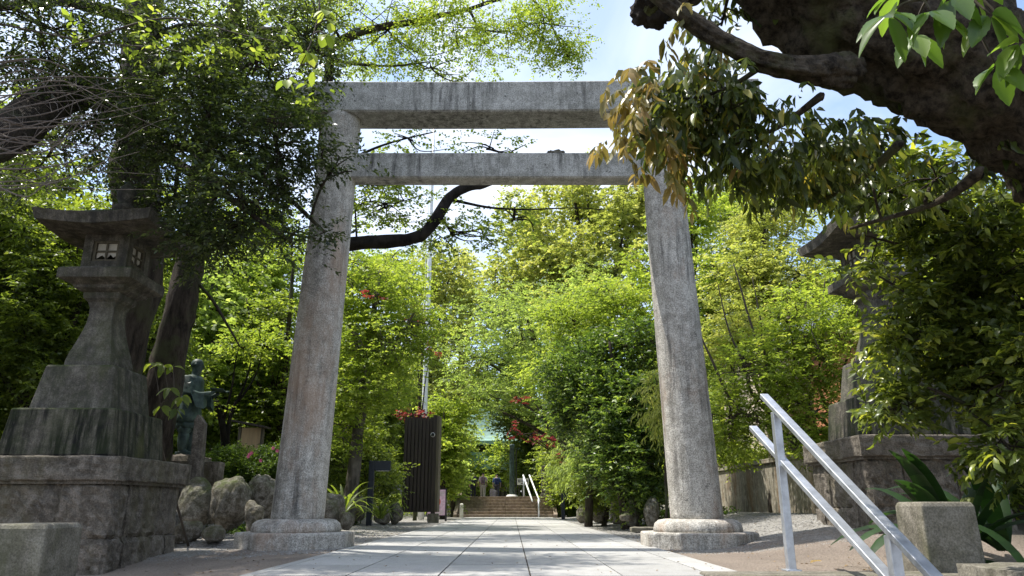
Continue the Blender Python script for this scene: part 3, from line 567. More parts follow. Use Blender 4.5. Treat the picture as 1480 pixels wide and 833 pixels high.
# statue of a reading figure
def skin_body(name, verts, edges, radii, mat, parent=None, loc=(0, 0, 0), sub=2, rotz=0, sc=1):
    me = bpy.data.meshes.new(name); me.from_pydata([tuple(Vector(v) * sc) for v in verts], edges, []); me.update(); o = link(name, me, parent, loc)
    o.rotation_euler = (0, 0, rotz); sk = o.modifiers.new('skin', 'SKIN'); sk.use_smooth_shade = True
    for i, r_ in enumerate(radii):
        rr = r_ if isinstance(r_, tuple) else (r_, r_); me.skin_vertices[0].data[i].radius = (rr[0] * sc, rr[1] * sc)
    me.skin_vertices[0].data[0].use_root = True
    ss = o.modifiers.new('sub', 'SUBSURF'); ss.levels = sub; ss.render_levels = sub; me.materials.append(mat); return o
sx0 = at(266, 660, 11.2); SX, SY, SZ = sx0[0], 11.2, sx0[2]
sp_ = thing('stone_plinth', (SX, SY, .3), 'rough stone plinth carrying the bronze reading statue behind the left lantern', 'plinth'); m = MB(); m.rock(SX - .5, SX + .28, SY - .35, SY + .35, .2, SZ, .02, 10, 4); build(m, 'plinth_block', M['rock'], sp_)
st = thing('bronze_statue', (SX, SY, SZ), 'green bronze statue of a standing figure reading an open book', 'statue')
H = 1.45; s_ = H / 1.5
V_ = [(0, 0, .78), (0, 0, .95), (.0, 0, 1.12), (.01, 0, 1.24), (.035, 0, 1.31), (.05, 0, 1.41), (.05, 0, 1.47),      # 0-6 trunk, neck, head
      (0, .10, .72), (.02, .10, .42), (.0, .10, .10), (.10, .11, .035), (.2, .11, .03),                                # 7-11 leg L
      (0, -.10, .72), (.0, -.11, .42), (-.02, -.11, .10), (.08, -.12, .035), (.18, -.12, .03),                         # 12-16 leg R
      (.0, .17, 1.17), (.03, .24, .98), (.2, .2, .92), (.34, .1, .96), (.4, .09, .99),                                 # 17-21 arm L
      (.0, -.17, 1.17), (.03, -.24, .98), (.2, -.2, .92), (.34, -.1, .96), (.4, -.09, .99)]
E_ = [(0, 1), (1, 2), (2, 3), (3, 4), (4, 5), (5, 6), (0, 7), (7, 8), (8, 9), (9, 10), (10, 11), (0, 12), (12, 13), (13, 14), (14, 15), (15, 16), (2, 17), (17, 18), (18, 19), (19, 20), (20, 21), (2, 22), (22, 23), (23, 24), (24, 25), (25, 26)]
R_ = [.13, .12, .13, .07, .07, (.085, .1), .07, .1, .08, .05, .05, .03, .1, .08, .05, .05, .03, .075, .06, .045, .035, .025, .075, .06, .045, .035, .025]
skin_body('body', V_, E_, R_, M['bronze'], st, (0, 0, 0), 2, 0, s_)
def pv(mb, fn): 
    for v in mb.v: v[:] = np.array([fn(p) for p in v])
def stp(mb, name, mat='bronze', smooth=True, bevel=0):
    pv(mb, lambda p: (SX + p[0] * s_, SY + p[1] * s_, SZ + p[2] * s_)); return build(mb, name, M[mat], st, smooth=smooth, bevel=bevel)
m = MB(); m.v = []; 
def folds(mb, amp, fr):
    for v in mb.v:
        for p in v:
            a = math.atan2(p[1], p[0]); k_ = 1 + amp * math.sin(a * fr + p[2] * 3) * (1.3 - p[2]); p[0] *= k_; p[1] *= k_
m.lathe(0, 0, [(.085, 1.26), (.15, 1.235), (.19, 1.18), (.19, 1.08), (.175, .95), (.17, .86), (.19, .75), (.215, .6), (.225, .52), (.2, .51)], 40, .82, 1.08); folds(m, .06, 7); stp(m, 'jacket')
m = MB(); m.lathe(0, 0, [(.19, .56), (.205, .47), (.2, .42), (.17, .41)], 36, .85, 1.05); folds(m, .05, 9); stp(m, 'under_skirt')
m = MB(); m.lathe(0, 0, [(.178, .9), (.19, .875), (.19, .845), (.178, .82)], 36, .84, 1.06); stp(m, 'sash')
for sy in (1, -1):
    m = MB(); m.lathe(0, sy * .105, [(.1, .45), (.105, .38), (.075, .34), (.085, .32), (.08, .2), (.06, .1), (.05, .06)], 24); stp(m, 'legging')
    m = MB(); m.loft([[(x, sy * .115 + y, z) for x, y, z in rg] for rg in [[(-.08, -.05, 0), (-.08, .05, 0), (-.08, .045, .06), (-.08, -.045, .06)], [(.05, -.055, 0), (.05, .055, 0), (.05, .05, .08), (.05, -.05, .08)], [(.17, -.06, 0), (.17, .06, 0), (.17, .05, .04), (.17, -.05, .04)], [(.22, -.04, 0), (.22, .04, 0), (.22, .03, .02), (.22, -.03, .02)]]]); stp(m, 'sandal', bevel=.008)
    m = MB(); m.loft([[(x, sy * y, z) for x, y, z in rg] for rg in [[(-.02, .12, 1.2), (.07, .13, 1.2), (.07, .26, 1.1), (-.03, .26, 1.1)], [(-.01, .16, 1.0), (.1, .17, .98), (.12, .3, .93), (-.03, .3, .95)], [(.12, .13, .96), (.14, .1, .8), (.2, .27, .72), (.12, .28, .93)], [(.27, .1, .97), (.3, .08, .76), (.3, .2, .7), (.27, .2, .95)]]]); o_ = stp(m, 'sleeve', bevel=.02)
    ss = o_.modifiers.new('sub', 'SUBSURF'); ss.render_levels = 2; ss.levels = 2
m = MB()
for sy in (1, -1):
    m.loft([[(.33, sy * .01, 1.0), (.33, sy * .14, 1.03), (.33, sy * .14, 1.045), (.33, sy * .01, 1.02)], [(.54, sy * .01, .985), (.54, sy * .14, 1.015), (.54, sy * .14, 1.03), (.54, sy * .01, 1.005)]])
stp(m, 'open_book', smooth=False)
m = MB(); m.lathe(.03, 0, [(.0, 1.375), (.06, 1.37), (.098, 1.40), (.1, 1.44), (.085, 1.485), (.05, 1.515), (.01, 1.525)], 24, 1.0, .85); stp(m, 'cropped_hair')
# faces: nose, brow, ears, eyes
m = MB(); m.add([(.125, -.018, 1.39), (.125, .018, 1.39), (.16, 0, 1.385), (.128, 0, 1.44)], [(0, 1, 2), (1, 3, 2), (3, 0, 2), (0, 3, 1)]); stp(m, 'nose')
for sy in (-1, 1):
    m = MB(); m.lathe(.045, sy * .088, [(.0, 1.385), (.02, 1.395), (.026, 1.415), (.022, 1.44), (.0, 1.45)], 12, 1, .5); stp(m, 'ear')

# ================================================================== GATE LEAF, LIGHTS, POLE, POSTER
gx0 = at(582, 700, 21)[0]; gx1 = at(631, 700, 21)[0]; zt = at(607, 603, 21)[2]
o = thing('gate_leaf', ((gx0 + gx1) / 2, 21, 0), 'tall dark slatted wooden gate leaf standing open on the left of the path', 'gate')
m = MB(); ns = 8; wd = (gx1 - gx0 - .12) / ns
for i in range(ns):
    x = gx0 + i * wd; m.box(x + .006, x + wd - .018, 20.9, 20.94, .28, zt - .02 * (i % 2))
build(m, 'slat_panel', M['darkwood'], o)
for zz in (.3, .95, 1.62, 2.3): m = MB(); m.box(gx0, gx1 - .12, 20.945, 20.99, zz, zz + .09); build(m, 'cross_rail', M['darkwood'], o)
m = MB(); m.box(gx1 - .13, gx1 - .02, 20.86, 21.0, .05, zt + .04); build(m, 'hinge_post', M['darkwood'], o)
m = MB(); m.box(gx1 - .02, gx1 + .05, 20.84, 21.5, .28, zt + .02); build(m, 'edge_board', M['brownwood'], o)
m = MB(); m.box(gx0 + .02, gx1 + .02, 21.1, 21.14, .28, zt - .02); build(m, 'back_panel', M['darkwood'], o)
m = MB(); m.lathe(0, 0, [(.05, -.01), (.062, 0), (.05, .01), (.04, 0), (.05, -.01)], 20); 
for v in m.v: v[:] = np.stack([v[:, 0] + gx1 - .13, 20.85 + v[:, 2], v[:, 1] + 2.35], 1)
build(m, 'ring_pull', M['whitepaint'], o)
m = MB(); m.box(gx1 - .2, gx1 + .08, 20.8, 21.1, -.05, .24); build(m, 'foot_stone', M['block'], o, bevel=.01)
def pathlight(px, py, Y, h, arm, label):
    p = at(px, py, Y); x = p[0]; o = thing('path_light', (x, Y, 0), label, 'path light', 'black path lights beside the path')
    m = MB(); m.box(x - .06, x + .06, Y - .04, Y + .04, -.05, h); build(m, 'post', M['navy'], o, bevel=.006)
    m = MB(); m.box(x + .0605, x + arm, Y - .04, Y + .04, h - .2, h); build(m, 'lamp_head', M['navy'], o, bevel=.006)
    m = MB(); m.box(x + .1, x + arm - .03, Y - .03, Y + .03, h - .212, h - .2005); build(m, 'diffuser', M['white'], o)
    m = MB(); m.box(x - .12, x + .12, Y - .1, Y + .1, -.05, .02); build(m, 'base_plate', M['navy'], o)
pathlight(533, 762, 16.0, 1.36, .4, 'tall black path light shaped like an upside down L, left of the gate leaf')
pathlight(814, 746, 26, .85, .2, 'small distant black path light at the right edge near the far steps')
a = at(612, 640, 26); b = at(618, 380, 26); c = at(626, 190, 26)
o = thing('flagpole', (a[0], 26, 0), 'slim white flagpole rising behind the slatted gate leaf', 'flagpole'); zt = c[2] + .5
m = MB(); m.lathe(a[0], 26, [(.11, 0), (.105, 3), (.085, zt * .55), (.06, zt * .8), (.045, zt)], 16); build(m, 'pole', M['whitepaint'], o, smooth=True)
m = MB(); m.lathe(a[0], 26, [(.01, zt), (.09, zt + .05), (.1, zt + .1), (.06, zt + .17), (.01, zt + .2)], 14); build(m, 'ball_finial', M['metal'], o, smooth=True)
m = MB(); m.tube([(a[0] - .12, 25.9, 1.2), (a[0] - .17, 25.9, 6), (a[0] - .04, 25.95, zt)], .012, 5); build(m, 'halyard', M['whitepaint'], o)
m = MB(); m.box(a[0] - .14, a[0] - .1, 25.86, 25.9, 1.1, 1.3); build(m, 'cleat', M['metal'], o)
# poster board
x0 = at(631, 730, 23)[0]; x1 = at(643, 730, 23)[0] + .02; zt = at(637, 708, 23)[2]; zb = at(637, 745, 23)[2]
o = thing('poster_stand', ((x0 + x1) / 2, 23, 0), 'narrow black stand with a pink and white poster beside the gate leaf', 'poster stand')
m = MB(); m.box(x0 - .3, x1 + .03, 23, 23.03, zb - .03, zt + .04); build(m, 'frame', M['black'], o)
m = MB(); m.box(x0 - .27, x1 - .01, 22.985, 22.998, zb, zt); po_ = build(m, 'poster', M['pinkpaper'], o)
m = MB(); cxp = x0 - .0; m.lathe(0, 0, [(.09, 0), (.085, .004), (.0, .005)], 14, .8, 1.2)
for v in m.v: v[:] = np.stack([v[:, 0] + cxp + .05, 22.984 - v[:, 2], v[:, 1] + (zb + zt) / 2 + .02], 1)
build(m, 'red_motif', M['red'], po_)
m = MB()
for k in range(5): m.box(x0 - .1, x1 - .04, 22.978, 22.984, zt - .08 - k * .045, zt - .06 - k * .045) if k < 3 else m.box(x0 - .02, x1 - .05, 22.978, 22.984, zb + .05 + (k - 3) * .06, zb + .075 + (k - 3) * .06)
build(m, 'faint_print', M['white'], po_)['kind'] = 'stuff'
for xx in (x0 - .26, x1): 
    m = MB(); m.beam((xx, 23.02, zt), (xx, 23.04, -.02), .03, .03, (0, 1, 0)); build(m, 'leg', M['black'], o)
    m = MB(); m.beam((xx, 23.05, zt), (xx, 23.4, -.02), .03, .03, (1, 0, 0)); build(m, 'leg', M['black'], o)
# ================================================================== FAR END
a = at(740, 717, 38); o = thing('bronze_pillar', (a[0], 38, .82), 'slender green bronze pillar on a white base beyond the far steps', 'pillar')
m = MB(); m.lathe(a[0], 38, [(.13, .95), (.125, 2.2), (.12, 3.3), (.135, 3.31), (.135, 3.4), (.1, 3.44)], 20); build(m, 'column', M['bronze'], o, smooth=True)
m = MB(); m.lathe(a[0], 38, [(.3, .8), (.3, .9), (.22, .97), (.16, .98)], 20); build(m, 'base_stone', M['white'], o)
m = MB(); m.box(a[0] + .18, a[0] + .24, 37.97, 38.03, .82, 3.2); build(m, 'side_conduit', M['black'], o)
# sign
x0 = at(747.5, 697, 36)[0]; x1 = at(764, 697, 36)[0]; zt = at(750, 691.5, 36)[2]; zb = at(750, 701, 36)[2]
o = thing('notice_sign', ((x0 + x1) / 2, 36, .82), 'white rectangular notice sign on a post at the head of the far steps', 'sign')
m = MB(); m.box(x0, x1, 36, 36.03, zb, zt); bo = build(m, 'board', M['white'], o)
m = MB(); m.box(x0 + .06, x0 + .11, 36.031, 36.08, .8, zt - .02); build(m, 'post', M['darkwood'], o)
m = MB(); hh = zt - zb; wd = (x1 - x0)
for i, (fx, ww) in enumerate([(.1, .12), (.3, .05), (.42, .12), (.64, .1), (.82, .1)]):   # five blurred characters as strokes
    X0 = x0 + fx * wd; X1 = X0 + ww * wd; z0 = zt - hh * .6; z1 = zt - hh * .26
    for t in (0, .45, .9): m.box(X0, X1, 35.99, 35.999, z0 + (z1 - z0) * t, z0 + (z1 - z0) * t + .022)
    m.box((X0 + X1) / 2 - .012, (X0 + X1) / 2 + .012, 35.98, 35.989, z0, z1 + .02)
    if ww > .06: m.box(X0, X0 + .018, 35.98, 35.989, z0, z1 + .02)
m.box(x0 + wd * .32, x0 + wd * .62, 35.99, 35.999, zb + hh * .14, zb + hh * .24); build(m, 'lettering', M['black'], bo)
o = thing('step_handrail', (.88, 30, 0), 'pair of pale metal rails rising over the far stone steps', 'handrail')
for dx in (0, .28):
    m = MB(); m.tube([(.80 + dx, 29.95, .62), (.5 + dx, 33.8, 1.75)], .035, 8); build(m, 'rail', M['whitepaint'], o, smooth=True)
for (x, y_, z0, z1) in ((1.05, 30.0, 0, .68), (.52, 33.6, .8, 1.7)):
    m = MB(); m.lathe(x, y_, [(.035, z0), (.035, z1)], 10); build(m, 'post', M['metal'], o, smooth=True)
m = MB(); x = at(667, 740, 29.5)[0]; m.sqprof(x, 29.5, [(.07, -.05), (.068, .5), (.03, .53)]); tag(build(m, 'boundary_post', M['white'], None, (x, 29.5, 0)), 'short pale stone post at the left foot of the far steps', 'stone post')
for (px, Y, hw, h, lb) in ((788, 34, .16, 1.35, 'square grey stone post right of the far steps handrail'),):
    x = at(px, 710, Y)[0]; m = MB(); m.sqprof(x, Y, [(hw * 1.3, .8), (hw * 1.3, .95), (hw, .96), (hw, .8 + h), (.03, .87 + h)]); tag(build(m, 'stone_post', M['block'], None, (x, Y, .8)), lb, 'stone post')
# people
def person(px, Y, label, top, legs, pack, skin=(.5, .33, .24), step=.12, hair=(.02, .015, .012), bend=0., seed=0):
    x = at(px, 700, Y)[0]; o = thing('person', (x, Y, .82), label, 'person'); 
    def mm(nm, c): return plain(nm, c, .8, 0, .15)
    V = [(0, 0, .92), (0, .01, 1.15), (0, .0 + bend * .3, 1.38), (0, .01 + bend * .5, 1.5), (0, .03 + bend * .6, 1.58), (0, .04 + bend * .6, 1.67),
         (-.09, 0, .88), (-.1, step * .6, .5), (-.1, step, .09), (-.1, step + .12, .04), (.09, 0, .88), (.1, -step * .3, .5), (.1, -step, .09), (.1, -step + .12, .04),
         (-.19, 0 + bend * .3, 1.4), (-.25, -.02, 1.12), (-.24, .08, .88), (-.24, .11, .8), (.19, 0 + bend * .3, 1.4), (.25, .0, 1.12), (.24, .1, .88), (.24, .13, .8)]
    E = [(0, 1), (1, 2), (2, 3), (3, 4), (4, 5), (0, 6), (6, 7), (7, 8), (8, 9), (0, 10), (10, 11), (11, 12), (12, 13), (2, 14), (14, 15), (15, 16), (16, 17), (2, 18), (18, 19), (19, 20), (20, 21)]
    Rr = [.13, .12, .12, .055, .08, .085, .1, .065, .045, .035, .1, .065, .045, .035, .06, .045, .035, .03, .06, .045, .035, .03]
    skin_body('body', V, E, Rr, mm('skin%d' % seed, skin), o)
    e = 1.14
    skin_body('shirt', [V[0], V[1], V[2], V[14], V[15], V[18], V[19]], [(0, 1), (1, 2), (2, 3), (3, 4), (2, 5), (5, 6)], [.15, .15, .145, .08, .065, .08, .065], mm('shirt%d' % seed, top), o)
    skin_body('trousers', [V[0], V[6], V[7], V[8], V[10], V[11], V[12]], [(0, 1), (1, 2), (2, 3), (0, 4), (4, 5), (5, 6)], [.145, .115, .085, .065, .115, .085, .065], mm('trousers%d' % seed, legs), o)
    skin_body('hair', [(0, 0 + bend * .6, 1.63), (0, .01 + bend * .6, 1.72)], [(0, 1)], [.095, .08], mm('hair%d' % seed, hair), o)
    for k in (9, 13):
        m = MB(); a, b, c = V[k]; m.box(x + a - .05, x + a + .05, Y + b - .18, Y + b + .08, .82, .82 + .09); build(m, 'shoe', M['black'], o, bevel=.02)
    if pack:
        m = MB(); m.box(x - .16, x + .16, Y - .34, Y - .12, .82 + 1.0, .82 + 1.45); b = build(m, 'backpack', mm('pack%d' % seed, pack), o, bevel=.06)
        m = MB(); m.box(x - .11, x + .11, Y - .39, Y - .342, .82 + 1.04, .82 + 1.22); build(m, 'pocket', mm('pocket%d' % seed, tuple(t * .6 for t in pack)), b, bevel=.02)
person(718, 52, 'walker in blue shirt and dark trousers with a blue backpack, nearest the bronze pillar', (.04, .08, .22), (.07, .065, .07), (.03, .05, .13), seed=1)
person(698, 50, 'walker in a pale pink top and cream trousers with a small pack, middle of three', (.65, .5, .5), (.6, .52, .42), (.3, .2, .22), step=.16, bend=.15, seed=2)
person(684, 50, 'walker dressed in black with a white sleeve, leftmost of three beyond the steps', (.04, .045, .055), (.025, .025, .03), (.05, .055, .06), step=-.14, bend=.2, seed=3)
# shrine hall
o = thing('shrine_hall', (-2.5, 62, .8), 'shrine hall with verdigris copper roof far behind the trees', 'shrine building')
c = at(690, 625, 62); z0 = at(690, 640, 62)[2]; z1 = at(690, 596, 62)[2]; m = MB(); x0 = at(655, 620, 62)[0]; x1 = at(735, 620, 62)[0]
def hip(x0, x1, y0, y1, z0, z1, i):
    m = MB(); rings = []
    for k in range(9):
        t = k / 8; q = t ** .65; s = i * q; rings.append([(x0 + s, y0 + s * .9, z0 + (z1 - z0) * t ** 1.3), (x1 - s, y0 + s * .9, z0 + (z1 - z0) * t ** 1.3), (x1 - s, y1 - s * .9, z0 + (z1 - z0) * t ** 1.3), (x0 + s, y1 - s * .9, z0 + (z1 - z0) * t ** 1.3)])
    m.loft([[(a, b, c_ - .3) for a, b, c_ in rings[0]]] + rings); return m
rf = build(hip(x0 - .6, x1 + 1.2, 60, 68, z0, z1 + .2, 2.0), 'main_roof', M['copper'], o)
m = MB(); m.beam((x0 + 1.3, 64, z1 + .35), (x1 - .7, 64, z1 + .35), .4, .4); build(m, 'ridge', M['copper'], rf)
build(hip(x0 - .8, x1 + 1.4, 59, 69, z0 - 2.0, z0 - .9, 1.2), 'lower_roof', M['copper'], o)
m = MB(); m.box(x0 + .6, x1 - .2, 61, 67, .8, z0 - .4); build(m, 'wall', M['brownwood'], o)
for k in range(6):
    m = MB(); m.lathe(x0 + .4 + k * (x1 - x0) / 5, 60.4, [(.16, .8), (.15, z0 - 1.9)], 12); build(m, 'column', M['brownwood'], o)
# houses right
o = thing('house', (10.5, 17, 1), 'orange walled house with grey roof hidden behind the foliage right of the lantern', 'house')
m = MB(); m.box(8.2, 14, 13, 20, .5, 5.0); build(m, 'wall', M['terracotta'], o)
rf = build(hip(7.6, 14.6, 12.3, 20.7, 5.0, 6.9, 3.0), 'roof', M['roofgrey'], o)
m = MB(); m.box(8.16, 8.2, 14, 15.2, 2.2, 3.6); wq = build(m, 'window', M['glass'], o); m = MB(); m.box(8.13, 8.158, 13.92, 15.28, 2.1, 2.2); build(m, 'sill', M['beige'], wq)
m = MB(); m.box(9.2, 10.4, 12.96, 13, 2.2, 3.6); build(m, 'window', M['glass'], o)
o = thing('garden_shed', (8.4, 23, 1), 'beige boarded shed glimpsed through the shrubs behind the retaining wall', 'shed')
m = MB(); m.box(7.2, 9.6, 21, 25, .5, 5.2); build(m, 'wall', M['beige'], o); m = MB(); m.beam((7.0, 23, 5.2), (9.9, 23, 5.8), 4.4, .1); build(m, 'roof', M['roofgrey'], o)
m = MB(); m.box(7.9, 8.6, 20.96, 21, 1.4, 3.2); d = build(m, 'door', M['palewood'], o); m = MB(); m.box(8.48, 8.53, 20.93, 20.958, 2.2, 2.32); build(m, 'handle', M['metal'], d)

# ================================================================== TREES AND PLANTS
def tp(px, py, Y, r=None):
    p = at(px, py, Y); return (p[0], p[1], p[2]) if r is None else (p[0], p[1], p[2], r)
def gb(x, y, r): return (x, y, gh(x, y) - .15, r)
# A big dark evergreen left, in front
p = tp(197, 300, 9.6)
tree('evergreen_tree', 'huge dark evergreen whose trunk rises behind the left lantern roof', 'tree', (p[0] - .4, 9.6, .3),
     [gb(p[0] - .4, 9.6, .42), tp(190, 420, 9.6, .34), tp(197, 250, 9.6, .3), tp(205, 60, 9.6, .27), tp(215, -160, 9.7, .2), tp(230, -400, 9.7, .12)],
     [[tp(200, 180, 9.6, .16), tp(120, 130, 7.8, .19), tp(20, 190, 6.6, .2), tp(-120, 250, 5.6, .2)], [tp(200, 120, 9.6, .12), tp(300, 60, 8.2, .07), tp(420, 40, 7.4, .03)],
      [tp(200, 240, 9.6, .1), tp(270, 215, 8.3, .06), tp(380, 260, 7.4, .035), tp(470, 330, 7.2, .015)], [tp(200, 30, 9.6, .1), tp(80, 0, 7.5, .07), tp(-40, 20, 6.3, .03)],
      [tp(195, 200, 9.5, .09), tp(280, 250, 7.6, .05), tp(350, 300, 6.9, .03), tp(420, 350, 6.7, .012)]],
     [B(60, 40, 6.6, 130, 90, 1.0, 130), B(220, 60, 7.0, 130, 90, 1.2, 150), B(360, 110, 7.2, 90, 95, 1.0, 130), B(130, 170, 8.0, 150, 60, 1.0, 120), B(290, 190, 7.0, 110, 80, .9, 150),
      B(400, 215, 6.8, 62, 80, .8, 78), B(345, 290, 6.6, 85, 50, .7, 85), B(300, 345, 7.4, 60, 30, .5, 50), B(430, 335, 6.7, 50, 24, .4, 26), B(60, 240, 8.5, 110, 60, .9, 90), B(250, 300, 8.4, 60, 60, .7, 60),
      B(150, -80, 7.5, 350, 80, 1.6, 100), B(480, 250, 6.9, 30, 50, .3, 8), B(440, 60, 7.4, 60, 50, .8, 50)],
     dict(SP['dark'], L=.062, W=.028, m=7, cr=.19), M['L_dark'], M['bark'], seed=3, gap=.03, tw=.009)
# B leaning trunk behind the lantern with overhead maple foliage
tree('leaning_maple', 'leaning grey trunked maple beside the statue reaching over the torii', 'tree', (tp(238, 650, 10.6)[0] - .1, 10.6, .3),
     [gb(tp(222, 650, 10.6)[0] - .1, 10.6, .3), tp(222, 650, 10.6, .22), tp(248, 500, 10.6, .235), tp(280, 350, 10.8, .2), tp(298, 200, 11, .17), tp(330, 60, 11.4, .14), tp(360, -80, 12, .1)],
     [[tp(322, 100, 11.3, .11), tp(380, 55, 11.8, .12), tp(450, 72, 12.2, .1), tp(530, 45, 12.6, .08), tp(640, 20, 13, .05), tp(760, -10, 13.2, .03)], [tp(290, 250, 10.9, .05), tp(360, 290, 11, .03), tp(420, 350, 11.2, .015)],
      [tp(280, 400, 10.7, .03), tp(325, 465, 10.7, .02), tp(345, 500, 10.7, .01)], [tp(450, 72, 12.2, .04), tp(520, 95, 12.6, .03), tp(620, 90, 13, .012)]],
     [B(560, 40, 12.8, 120, 55, 1.2, 75), B(690, 45, 13.2, 110, 50, 1.2, 85), B(790, 45, 13.2, 62, 50, .9, 60), B(620, 95, 13.0, 80, 16, .5, 22), B(480, 40, 12.2, 70, 60, 1.0, 50), B(820, 85, 13.3, 28, 22, .4, 12),
      B(650, -70, 13, 260, 60, 2.0, 45), B(330, 120, 11.5, 90, 90, 1.2, 60), B(360, 320, 11.2, 70, 50, .8, 45), B(345, 30, 11.8, 90, 70, 1, 50)],
     dict(SP['maple'], L=.07, W=.042, flat=.25), M['L_bright'], M['bark'], seed=11, gap=.0)
# C dark thicket behind the left lantern
for i, (px, Y, lb, bl) in enumerate([(20, 12.0, 'dark bushy tree at the far left behind the lantern pedestal', [B(40, 470, 11.5, 100, 120, 1.2, 230), B(20, 330, 11.5, 110, 70, 1.1, 130), B(100, 400, 12, 70, 120, 1, 140)]),
                                     (150, 13.5, 'dense dark tree directly behind the left lantern shaft', [B(180, 470, 13, 80, 130, 1.2, 190), B(130, 580, 13, 110, 60, 1., 110), B(220, 330, 13.5, 80, 80, 1., 110), B(250, 560, 13.6, 40, 90, .8, 80)])]):
    b_ = tp(px, 700, Y)
    tree('bushy_tree', lb, 'tree', (b_[0], Y, .4), [gb(b_[0], Y, .16), tp(px + 25, 560, Y, .11), tp(px + 45, 420, Y, .07), tp(px + 50, 250, Y, .03)], [[tp(px + 25, 560, Y, .08), tp(px + 80, 480, Y - .3, .05), tp(px + 110, 380, Y, .02)], [tp(px + 20, 600, Y, .07), tp(px - 40, 480, Y, .04), tp(px - 70, 350, Y, .02)]],
         bl, dict(SP['dark'], L=.085, W=.04, cr=.25, tl=.28), M['L_mid'], M['bark'], seed=20 + i)
# E black limb tree behind left pillar
tree('black_limbed_tree', 'tree behind the left torii pillar with one thick black horizontal limb', 'tree', (tp(432, 740, 12.5)[0], 12.5, .3),
     [gb(tp(432, 740, 12.5)[0], 12.5, .22), tp(440, 600, 12.5, .17), tp(455, 450, 12.5, .16), tp(462, 358, 12.4, .16), tp(470, 200, 12.6, .12), tp(480, 60, 12.8, .06)],
     [[tp(462, 358, 12.4, .14), tp(520, 353, 12.3, .125), tp(600, 345, 12.3, .115), tp(628, 318, 12.3, .105), tp(650, 285, 12.4, .095), tp(675, 270, 12.5, .085), tp(712, 262, 12.7, .07), tp(780, 225, 13.4, .04)],
      [tp(655, 290, 12.4, .03), tp(720, 302, 12.6, .02), tp(800, 300, 12.8, .012), tp(880, 303, 13, .006)], [tp(515, 352, 12.3, .02), tp(513, 300, 12.3, .015), tp(508, 230, 12.3, .008)], [tp(520, 225, 12.5, .03), tp(570, 205, 12.8, .02), tp(630, 190, 13, .01)], [tp(628, 318, 12.3, .03), tp(690, 250, 12.6, .015), tp(760, 210, 12.9, .008)]],
     [B(570, 300, 12.4, 70, 42, .7, 42), B(660, 335, 12.6, 75, 30, .6, 30), B(700, 215, 12.9, 60, 22, .5, 9), B(590, 205, 12.8, 70, 16, .5, 12), B(735, 320, 13, 55, 30, .4, 13), B(540, 270, 12.3, 40, 20, .4, 14)],
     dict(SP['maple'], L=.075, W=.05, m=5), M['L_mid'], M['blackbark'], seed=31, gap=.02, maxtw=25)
# F bright maple left of corridor
b_ = tp(545, 745, 15.5)
tree('green_maple', 'bright green maple spreading between the left torii pillar and the flagpole', 'tree', (b_[0] - .6, 15.5, .3), [gb(b_[0] - .6, 15.5, .16), tp(520, 600, 15.5, .11), tp(535, 480, 15.5, .07), tp(550, 390, 15.6, .03)],
     [[tp(520, 600, 15.5, .06), tp(560, 520, 15.3, .04), tp(600, 450, 15.2, .02)], [tp(528, 540, 15.5, .05), tp(500, 440, 15.6, .03), tp(495, 380, 15.6, .015)]],
     [B(540, 430, 15.5, 70, 50, 1.1, 80), B(545, 500, 15.2, 75, 45, 1.1, 90), B(520, 565, 15.2, 62, 40, 1.0, 80), B(520, 380, 16, 55, 30, .9, 40), B(600, 470, 15.6, 40, 40, .7, 30), B(500, 620, 15.5, 45, 40, .8, 40), B(560, 400, 17.5, 60, 40, 1, 60), B(575, 540, 18.5, 22, 50, .8, 50), B(500, 440, 17, 50, 60, 1, 60)],
     dict(SP['maple'], L=.08, W=.05), M['L_bright'], M['greybark'], seed=40, gap=-.1)
b_ = tp(512, 740, 18.4)
tree('broadleaf_shrub', 'dense green shrub behind the tall black path light', 'shrub', (b_[0], 18.4, .3), [gb(b_[0], 18.4, .08), tp(518, 660, 18.4, .05), tp(520, 600, 18.4, .02)], [],
     [B(522, 660, 18.6, 45, 60, .9, 170), B(562, 695, 19.8, 16, 40, .6, 50), B(485, 640, 17, 30, 60, .8, 80)], dict(SP['shrub'], L=.085, W=.04, cr=.24), M['L_mid'], M['bark'], seed=44, gap=-.3)
# H left far bright
for i, (px, Y, lb, bl, sp, lm) in enumerate([
    (350, 21, 'sunlit yellow green maple seen between the leaning trunk and the left pillar', [B(350, 430, 20, 90, 60, 2, 110), B(400, 400, 21, 70, 60, 2, 80), B(320, 500, 20, 60, 50, 1.5, 80), B(360, 350, 21, 90, 50, 1.5, 70)], dict(SP['farmaple'], L=.11, W=.08, cr=.34), M['L_bright']),
    (310, 24, 'pale green tree low behind the reading statue', [B(320, 590, 23, 60, 60, 2, 110), B(350, 540, 24, 70, 60, 2, 80)], SP['farmaple'], M['L_yellow']),
    (395, 17, 'shadowy tree with bare pale stems just left of the left torii pillar', [B(395, 560, 17, 40, 90, 1, 90), B(400, 470, 17.5, 40, 50, 1, 50), B(370, 620, 17, 50, 35, 1, 60), B(440, 640, 17.5, 30, 60, .8, 50)], dict(SP['maple'], L=.09), M['L_mid'])]):
    b_ = tp(px, 740, Y)
    tree('maple_tree', lb, 'tree', (b_[0], Y, .4), [gb(b_[0], Y, .15), tp(px + 10, 620, Y, .09), tp(px + 20, 500, Y, .06), tp(px + 30, 380, Y, .03)], [[tp(px + 10, 640, Y, .05), tp(px + 40, 540, Y, .03), tp(px + 60, 430, Y, .015)], [tp(px + 5, 640, Y, .05), tp(px - 25, 540, Y, .03), tp(px - 40, 430, Y, .015)]], bl, sp, lm, M['bark'], seed=50 + i, gap=-.1)
b_ = tp(330, 700, 14.5)
